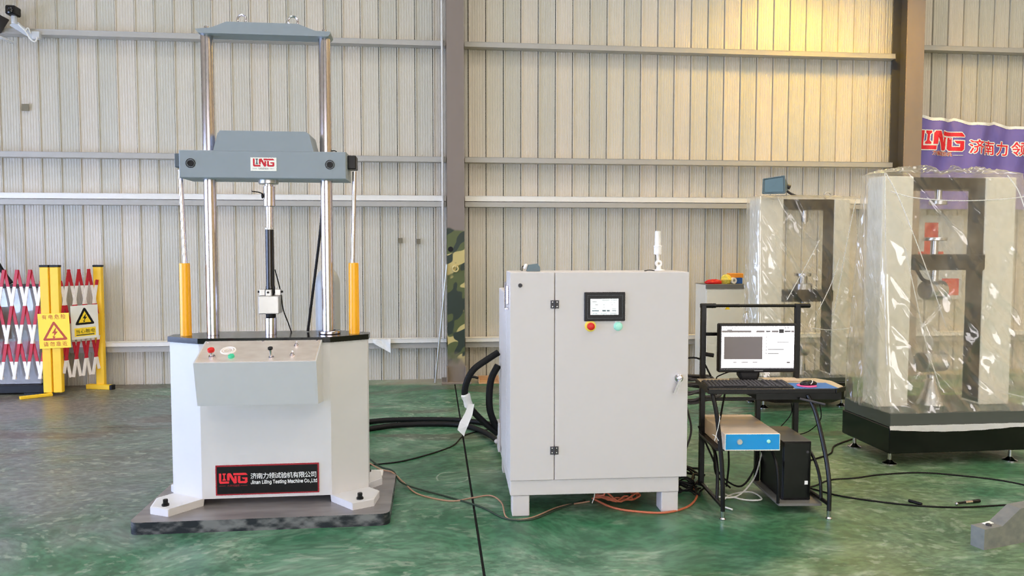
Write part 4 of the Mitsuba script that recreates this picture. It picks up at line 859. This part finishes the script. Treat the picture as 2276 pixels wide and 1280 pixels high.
part(po, 'print', [box(6.10, 6.28, 8.710, 8.712, 1.50, 1.86), box(5.98, 6.36, 8.710, 8.712, 1.32, 1.50), box(6.35, 6.58, 8.710, 8.712, .95, 1.16)], 'red_plastic', smooth=False)

# ------------------------------------------------------------------ second cabinet with tools on it
sc2 = thing('control_cabinet', 'narrow white control cabinet by the back wall, left of the smaller wrapped machine', 'cabinet')
part(sc2, 'body', box(3.05, 3.51, 8.09, 8.42, .03, 1.13, .005), 'cream_paint', smooth=False)
part(sc2, 'door', box(3.056, 3.504, 8.075, 8.09, .05, 1.075, .003), 'cream_paint', smooth=False)
part(sc2, 'tray', [box(3.046, 3.514, 8.07, 8.09, 1.085, 1.137, .002), box(3.046, 3.514, 8.09, 8.425, 1.131, 1.137, .002)], 'tray_grey', smooth=False)
part(sc2, 'sticker', at(extr([(0, 0), (.06, 0), (.03, .05)], .001), front((3.27, 8.074, .85))), 'sign_yellow', smooth=False)
part(sc2, 'foot', [cyl((3.1 + a, 8.13 + b, 0), (3.1 + a, 8.13 + b, .03), .02, n=12) for a in (0, .36) for b in (0, .24)], 'black_plastic')
red = ico((3.16, 8.16, 1.15), (.10, .07, .035), 3)
red.vertices[:, 2] += 0.03 * (meshkit.fbm(red.vertices * 30, 3, 4) - .4); red.vertices[:, 2] = np.maximum(red.vertices[:, 2], 1.138)
solo('rag', 'crumpled red rag lying on top of the white control cabinet', 'rag', red, 'red_plastic', smooth=40)
solo('yarn_ball', 'yellow-green ball of cord on top of the white control cabinet', 'ball', [torus((3.31, 8.15, 1.186), ax, .045, .018, 16, 6) for ax in ((0, 0, 1), (1, 0, .3), (.2, 1, 0))] + [ico((3.31, 8.15, 1.186), .045, 2)], 'yellow_plastic')
solo('tape_roll', 'small white roll of tape beside the blue box on the control cabinet', 'tape roll', lathe([(.018, -.02), (.036, -.02), (.036, .02), (.018, .02), (.018, -.02)], (3.385, 8.13, 1.174), (0.3, -1, 0), 20), 'white_plastic')
solo('small_box', 'blue box on the right end of the control cabinet top', 'box', box(3.405, 3.50, 8.14, 8.24, 1.1375, 1.205, .003), 'navy_plastic', smooth=False)
solo('small_box', 'orange box stacked on the blue box on the control cabinet', 'box', box(3.36, 3.51, 8.14, 8.26, 1.206, 1.255, .003), 'orange_plastic', smooth=False)

# ------------------------------------------------------------------ folding barriers, signs and the crate behind them
def post(k, x, y, z1):
    p = part(k, 'post', box(x - .043, x + .043, y - .03, y + .03, .03, z1 - .02, .005), 'barrier_yellow', smooth=False)
    part(p, 'cap', box(x - .046, x + .046, y - .033, y + .033, z1 - .022, z1, .004), 'black_plastic', smooth=False)
def slats(k, P0, P1, n, clip0=False):
    """Crossing slats, each a part of its own, from P0 to P1 (x, y on the floor)."""
    P0, P1 = np.array(P0), np.array(P1); L = np.linalg.norm(P1 - P0); u = (P1 - P0) / L; w = np.array([-u[1], u[0]])
    z1, z0, lean = 1.318, .172, .195
    step = L / n
    for side in (1, -1):
        for i in range(-3, n + 4):
            a0 = i * step; a1 = a0 + side * lean
            ta, tb = 0.0, 1.0                                   # part of the slat between the posts
            lo, hi = 0.02, L - 0.02
            for bnd, sgn in ((lo, 1), (hi, -1)):
                f0, f1 = (a0 - bnd) * sgn, (a1 - bnd) * sgn
                if f0 < 0 and f1 < 0: ta, tb = 1, 0
                elif f0 < 0: ta = max(ta, f0 / (f0 - f1))
                elif f1 < 0: tb = min(tb, f0 / (f0 - f1))
            if tb - ta < 0.12: continue
            e = []
            for t in (ta, tb):
                q = P0 + u * (a0 + (a1 - a0) * t) + w * 0.006 * side
                e.append(np.array([q[0], q[1], z1 + (z0 - z1) * t]))
            d = e[1] - e[0]; ln = np.linalg.norm(d)
            m = M(e[0], d, (u[0], u[1], 0))
            part(k, 'slat', at(box(0, ln, -.016, .016, -.004, .004, .0015), m), 'slat_paint', smooth=False)
fb = thing('folding_barrier', 'red and white folding barrier running to the left edge in front of the grey crate', 'barrier')
post(fb, -4.03, 8.20, 1.368)
slats(fb, (-5.32, 8.20), (-4.05, 8.20), 10)
fb = thing('folding_barrier', 'red and white folding barrier stretched from the post pair to the single yellow post', 'barrier')
post(fb, -3.93, 8.20, 1.368)
post(fb, -3.655, 8.55, 1.36)
slats(fb, (-3.90, 8.20), (-3.64, 8.52), 4)
part(fb, 'base_bar', at(box(-.02, .27, -.03, .03, 0, .05, .004), rotz(-16, (-3.78, 8.54, 0))), 'barrier_yellow', smooth=False)
part(fb, 'base_cap', at(box(.27, .30, -.031, .031, 0, .051, .004), rotz(-16, (-3.78, 8.54, 0))), 'black_plastic', smooth=False)
fk = [k for k in labels if k.startswith('folding_barrier')][0]
part(fk, 'base_bar', at(box(-.29, 0, -.03, .03, 0, .028, .004), rotz(36, (-3.985, 8.17, 0))), 'barrier_yellow', smooth=False)
def warn(k, w, h, m, tri, ring, inner):
    """Warning triangle with a lightning bolt, in the local frame m (x right, y up, z out)."""
    t = Polygon(tri)
    part(k, 'triangle', at(extr(t.buffer(.012).difference(t.buffer(-.010)), .002), m), ring, smooth=False)
    part(k, 'triangle_field', at(extr(t.buffer(-.010), .001), m), inner, smooth=False)
    cx = sum(p[0] for p in tri) / 3; cy = sum(p[1] for p in tri) / 3; s = (tri[1][0] - tri[0][0]) / 0.2
    bolt = unary_union([Polygon([(cx + a * s, cy + b * s) for a, b in [(.018, .068), (-.026, .004), (-.004, .006), (-.012, -.03), (.03, .022), (.008, .020)]]), Polygon([(cx + a * s, cy + b * s) for a, b in [(-.022, -.022), (.006, -.03), (-.012, -.052)]])])
    part(k, 'bolt_symbol', at(extr(bolt, .002), m), ring, smooth=False)
ws = thing('warning_sign', 'square yellow warning sign with a lightning triangle, hung on the pair of yellow posts', 'sign')
m = M((-4.082, 8.145, .497), (1, 0, .035), (-.03, 0, 1))
part(ws, 'plate', at(box(0, .31, 0, .365, -.003, 0, .001), m), 'sign_yellow', smooth=False)
warn(ws, .3, .3, m, [(.055, .095), (.265, .095), (.155, .265)], 'sign_red', 'sign_yellow')
part(ws, 'lettering', at(cjk('有电危险', .047, .002, 1.32), M(m[:3, 3] + m[:3, 0] * .04 + m[:3, 1] * .305, m[:3, 0], m[:3, 1])), 'sign_red', smooth=False)
part(ws, 'lettering', at(cjk('请勿靠近', .047, .002, 1.32), M(m[:3, 3] + m[:3, 0] * .04 + m[:3, 1] * .022, m[:3, 0], m[:3, 1])), 'sign_red', smooth=False)
ws = thing('warning_sign', 'white warning sign with a black lightning triangle, hung on the barrier by the wall', 'sign')
m = M((-3.80, 8.225, .575), (1, 1.0, .03), (.03, 0, 1))
part(ws, 'plate', at(box(0, .27, 0, .36, -.003, 0, .001), m), 'sign_white', smooth=False)
warn(ws, .3, .3, m, [(.055, .165), (.215, .165), (.135, .32)], 'black_plastic', 'sign_yellow')
part(ws, 'band', at(box(.03, .24, .03, .12, 0, .001), m), 'sign_yellow', smooth=False)
part(ws, 'lettering', at(cjk('当心触电', .044, .002, 1.12), M(m[:3, 3] + m[:3, 0] * .038 + m[:3, 1] * .062, m[:3, 0], m[:3, 1])), 'black_plastic', smooth=False)
part(ws, 'lettering', at(box(.045, .225, .04, .05, 0, .002), m), 'dark_iron', smooth=False)
ws = thing('warning_sign', 'tilted yellow sign cut by the left edge, hung on the long barrier', 'sign')
m = M((-4.80, 8.17, .56), (1, 0, .05), (.10, 0, 1))
part(ws, 'plate', at(box(0, .30, 0, .34, -.003, 0, .001), m), 'sign_yellow', smooth=False)
part(ws, 'top_band', at(box(0, .30, .30, .345, 0, .002), m), 'sign_red', smooth=False)
cr = thing('crate', 'grey film-wrapped crate with a dark rim, behind the long barrier at the left edge', 'crate')
part(cr, 'body', box(-5.6, -4.16, 8.32, 8.56, .10, 1.13, .01), 'crate_grey', smooth=False)
part(cr, 'rim', box(-5.62, -4.15, 8.31, 8.57, 1.13, 1.155, .004), 'dark_iron', smooth=False)
part(cr, 'stripe', box(-5.6, -4.17, 8.315, 8.32, .42, .56), 'plate_red', smooth=False)
part(cr, 'wrapping', hull([(x, y, z) for x in (-5.61, -4.155) for y in (8.30, 8.575) for z in (.11, 1.12)]), 'film', smooth=False)
solo('pallet', 'black pallet on the floor under the grey crate at the left edge', 'pallet', [box(-5.6, -4.10, 8.24, 8.56, .02, .10, .004), box(-5.6, -5.4, 8.24, 8.56, 0, .02), box(-4.3, -4.1, 8.24, 8.56, 0, .02)], 'black_paint', smooth=False)
solo('hose', 'black hose leaning on the wall at the left edge above the barrier', 'hose', tube([(-5.0, 8.55, 1.95), (-4.78, 8.50, 1.62), (-4.60, 8.46, 1.32), (-4.5, 8.45, 1.17)], .022, 8), 'black_rubber')

# ------------------------------------------------------------------ small things on the back wall
cam = thing('security_camera', 'black security camera on a pale bracket, upper left on the wall', 'camera')
part(cam, 'housing', box(-4.45, -4.35, 8.42, 8.55, 3.99, 4.085, .012), 'black_plastic', smooth=False)
part(cam, 'lens', lathe([(0, 0), (.03, 0), (.034, .01), (.02, .016), (0, .01)], (-4.40, 8.42, 4.03), (0, -1, 0), 20), 'black_gloss')
part(cam, 'neck', cyl((-4.40, 8.50, 3.91), (-4.40, 8.50, 3.99), .028, n=14), 'light_grey')
part(cam, 'bracket', hull([(-4.45, 8.50, 3.90), (-4.40, 8.50, 3.93), (-4.36, 8.50, 3.93), (-4.23, 8.60, 3.80), (-4.26, 8.60, 3.77), (-4.45, 8.54, 3.89)]), 'light_grey', smooth=False)
part(cam, 'cable', [tube([(-4.36, 8.50, 3.91), (-4.30, 8.52, 3.84), (-4.26, 8.52, 3.77), (-4.215, 8.52, 3.735), (-4.20, 8.54, 3.77), (-4.22, 8.58, 3.80)], .008, 8), tube([(-4.30, 8.52, 3.85), (-4.28, 8.53, 3.88), (-4.265, 8.55, 3.83)], .007, 8)], 'white_rubber')
part(cam, 'junction_box', box(-4.27, -4.19, 8.57, 8.62, 3.78, 3.86, .004), 'light_grey', smooth=False)
lt = thing('wall_lamp', 'dark lamp housing on a pale arm at the upper left edge of the wall', 'lamp')
part(lt, 'housing', hull([(-4.72, 8.40, 3.96), (-4.50, 8.40, 3.98), (-4.50, 8.6, 3.98), (-4.72, 8.6, 3.96), (-4.70, 8.42, 3.83), (-4.58, 8.42, 3.83), (-4.70, 8.58, 3.83), (-4.58, 8.58, 3.83)]), 'dark_iron', smooth=False)
part(lt, 'arm', tube([(-4.62, 8.45, 3.84), (-4.56, 8.46, 3.78), (-4.50, 8.5, 3.75), (-4.46, 8.58, 3.74)], .014, 8), 'light_grey')
solo('drain_pipe', 'dark slanting pipe in the upper left corner of the wall', 'pipe', tube([(-4.75, 8.45, 4.05), (-4.62, 8.47, 4.3), (-4.40, 8.5, 4.75), (-4.3, 8.52, 5.2)], .05, 12), 'dark_iron')
solo('conduit', 'thin pale conduit running up the wall beside the camouflage column', 'conduit', [cyl((.105, 8.585, .5), (.105, 8.585, 7.9), .014, n=12)], 'girt_paint')
solo('wall_note', 'small brown square note on the wall under the security camera', 'note', box(-4.47, -4.395, 8.715, 8.718, 3.04, 3.115), 'aged_paper', smooth=False)
solo('wall_note', 'small brown square note on the wall, left one of the pair by the camouflage column', 'note', box(-.41, -.36, 8.715, 8.718, 1.60, 1.66), 'aged_paper', smooth=False)
solo('wall_note', 'small brown square note on the wall, right one of the pair by the camouflage column', 'note', box(-.20, -.155, 8.715, 8.718, 1.59, 1.65), 'aged_paper', smooth=False)
pp = meshkit.fbm
g = np.stack(np.meshgrid(np.linspace(0, .2, 12), np.linspace(0, .14, 10), indexing='ij'), -1).reshape(-1, 2)
V = np.column_stack([-.70 + g[:, 0], 8.58 - .03 * pp(np.column_stack([g * 20, g[:, 0] * 0]), 3, 2), .50 - g[:, 1] * (.3 + g[:, 0] * 4.2) + .0 * g[:, 0]])
F = np.array([(i * 10 + j, i * 10 + j + 1, (i + 1) * 10 + j + 1, (i + 1) * 10 + j) for i in range(11) for j in range(9)])
solo('paper_scrap', 'white paper scrap tucked behind the low wall rail, right of the tall machine', 'paper', (V, F), 'paper', smooth=True)
solo('pole', 'thin grey metal pole leaning against the wall left of the camouflage column', 'pole', tube([(0.005, 8.45, .008), (.145, 8.40, 1.36)], .012, 10, smooth_path=False), 'steel')
dp = thing('dustpan', 'brown wooden scoop on the floor by the wall, right of the camouflage column', 'dustpan')
part(dp, 'pan', [box(.50, .74, 8.36, 8.58, .0, .012, .002), box(.50, .74, 8.565, 8.58, .012, .06, .002), box(.50, .512, 8.38, 8.565, .012, .05, .002), box(.728, .74, 8.38, 8.565, .012, .05, .002)], 'wood', smooth=False)
part(dp, 'handle', tube([(.50, 8.46, .05), (.45, 8.46, .065), (.37, 8.47, .07)], .014, 8), 'black_plastic')

# ------------------------------------------------------------------ hoses and cables on the floor
solo('hydraulic_hose', 'thick black hydraulic hose arching out of the side of the power cabinet', 'hose', tube([(.43, 4.98, .84), (.36, 4.96, .80), (.26, 4.95, .73), (.21, 4.96, .63), (.205, 4.98, .53), (.25, 5.0, .45), (.33, 5.02, .36), (.43, 5.04, .27)], .022, 10), 'black_rubber', smooth=40)
solo('hydraulic_hose', 'thick black hydraulic hose bowing close along the side of the power cabinet', 'hose', tube([(.43, 5.0, .75), (.385, 5.0, .66), (.37, 5.0, .55), (.375, 5.0, .44), (.41, 5.02, .34), (.43, 5.03, .31)], .024, 10), 'black_rubber', smooth=40)
solo('hydraulic_hose', 'black hydraulic hose lying across the floor from machine to power cabinet, rear one', 'hose', tube([(-.97, 4.75, .30), (-.98, 5.4, .16), (-.85, 6.3, .024), (-.5, 6.56, .024), (0, 6.56, .024), (.35, 6.44, .024), (.62, 6.1, .03), (.66, 5.6, .05), (.62, 5.2, .15)], .022, 10), 'black_rubber', smooth=40)
solo('hydraulic_hose', 'black hydraulic hose lying across the floor from machine to power cabinet, front one', 'hose', tube([(-.87, 4.75, .30), (-.88, 5.4, .14), (-.75, 6.1, .024), (-.4, 6.36, .024), (-.05, 6.40, .024), (.24, 6.32, .024), (.42, 6.0, .03), (.5, 5.6, .05), (.5, 5.18, .15)], .022, 10), 'black_rubber', smooth=40)
tg = thing('paper_tag', 'white paper tag tied to the arching hydraulic hose', 'tag')
part(tg, 'wrap', lathe([(.024, 0), (.030, .01), (.028, .05), (.032, .09), (.024, .10)], (.232, 4.985, .47), (-.3, -.15, 1), 16), 'paper', smooth=False)
V = np.array([(.225, 4.94, .50), (.265, 4.94, .50), (.20, 4.93, .44), (.25, 4.92, .43), (.165, 4.93, .38), (.22, 4.91, .36), (.15, 4.93, .33), (.20, 4.92, .31), (.195, 4.92, .285)])
part(tg, 'flap', (V, np.array([(0, 2, 1), (1, 2, 3), (2, 4, 3), (3, 4, 5), (4, 6, 5), (5, 6, 7), (6, 8, 7)])), 'paper', smooth=False)
def gz(pts, z=.006):
    return [(a, b, z) for a, b in pts]
solo('floor_cable', 'thin black cable curving over the floor from the rear of the machine towards the hoses', 'cable', tube(gz([(-.6, 5.24), (-.478, 5.283), (-.218, 5.368), (.115, 5.699), (.233, 6.032), (.40, 6.2), (.52, 6.24)], .005), .005, 6), 'black_rubber')
solo('floor_cable', 'pinkish tan cable from the bed plate to the front of the power cabinet', 'cable', tube([(-.45, 4.98, .115), (-.36, 4.92, .08), (-.28, 4.86, .075), (-.20, 4.80, .02)] + gz([(-.105, 4.616), (.089, 4.471), (.228, 4.513), (.342, 4.543), (.40, 4.40), (.41, 4.145), (.54, 4.135), (.735, 4.30), (.934, 4.374)], .005), .005, 6), 'tan_rubber')
solo('floor_cable', 'dark cable from the bed plate over the floor past the foot of the power cabinet', 'cable', tube([(-.44, 5.0, .13), (-.36, 4.94, .09), (-.275, 4.87, .08), (-.20, 4.78, .02)] + gz([(.09, 4.536), (.275, 4.34), (.40, 4.14), (.545, 4.115), (.731, 4.27), (.913, 4.40)], .005), .0055, 6), 'green_cable')
oc = thing('orange_cable', 'orange cable coiled under the power cabinet and running out towards the desk', 'cable')
part(oc, 'run', tube(gz([(.963, 4.42), (1.048, 4.25), (1.169, 4.17), (1.333, 4.135), (1.50, 4.22), (1.62, 4.40), (1.66, 4.6)], .007), .0065, 6), 'orange_rubber')
part(oc, 'coil', coil((1.12, 4.42), .12, .09, .012, 4, .006, .015), 'orange_rubber')
solo('cable_tie', 'short white cable tie sticking up under the front of the power cabinet', 'cable tie', tube([(.935, 4.30, .02), (.945, 4.29, .06), (.95, 4.285, .115)], .003, 6), 'white_rubber')
solo('floor_cable', 'black cable looping wide over the floor in front of the larger wrapped machine', 'cable', tube(gz([(2.10, 4.60), (2.374, 4.487), (2.616, 4.619), (2.801, 4.639), (3.029, 4.694), (3.33, 4.703), (3.58, 4.596), (3.749, 4.481), (3.83, 4.33), (3.75, 4.15), (3.544, 4.068), (3.303, 4.046), (3.046, 4.049), (2.786, 4.131), (2.534, 4.288), (2.43, 4.42), (2.33, 4.60)], .005), .005, 6), 'black_rubber')
solo('floor_cable', 'black cable running from the desk to the rear foot of the larger wrapped machine', 'cable', tube(gz([(2.30, 4.72), (2.50, 4.92), (2.707, 5.06), (2.947, 5.212), (3.10, 5.42), (3.35, 5.6)], .006), .006, 6), 'black_rubber')
solo('cable_connector', 'small black connector lying inside the cable loop on the floor', 'connector', cyl((2.872, 4.175, .009), (2.91, 4.105, .009), .009, n=10, c=.002), 'black_plastic')
cc = thing('cable_connector', 'black and silver connector lying on the cable loop near the steel block', 'connector')
part(cc, 'body', [cyl((3.14, 4.10, .010), (3.19, 4.108, .010), .006, n=10), cyl((3.24, 4.115, .010), (3.30, 4.125, .010), .010, n=10, c=.002)], 'black_plastic')
part(cc, 'sleeve', [cyl((3.19, 4.108, .010), (3.24, 4.115, .010), .010, n=12), ico((3.12, 4.085, .010), .010)], 'chrome')
solo('pad', 'white foam pad on the bed plate behind the right foot of the machine', 'pad', [box(-.50, -.34, 4.92 - .12, 4.91, .067, .082, .003), box(-.52, -.40, 4.70, 4.80, .067, .09, .003)], 'paper', smooth=False)
# steel block, lower right
XF.append(rotz(14.5, (2.796, 3.454, 0)))
sb = solo('steel_block', 'grey steel wedge block on the floor at the lower right edge', 'block', at(extr([(0, 0), (.62, 0), (.62, .19), (.26, .185), (.135, .112), (.13, .108), (0, .108)], .075), M((0, .075, 0), (1, 0, 0), (0, 0, 1))), 'block_steel', smooth=False)
part(sb, 'bolt', lathe([(.014, 0), (.014, .006), (.008, .010), (0, .010)], (.075, .035, .108), n=14), 'dark_iron')
part(sb, 'tape', hull([(.07, .045, .1085), (.13, .045, .1085), (.07, .07, .1085), (.12, .074, .1085), (.08, .05, .116), (.12, .066, .115)]), 'paper', smooth=False)
XF.pop()
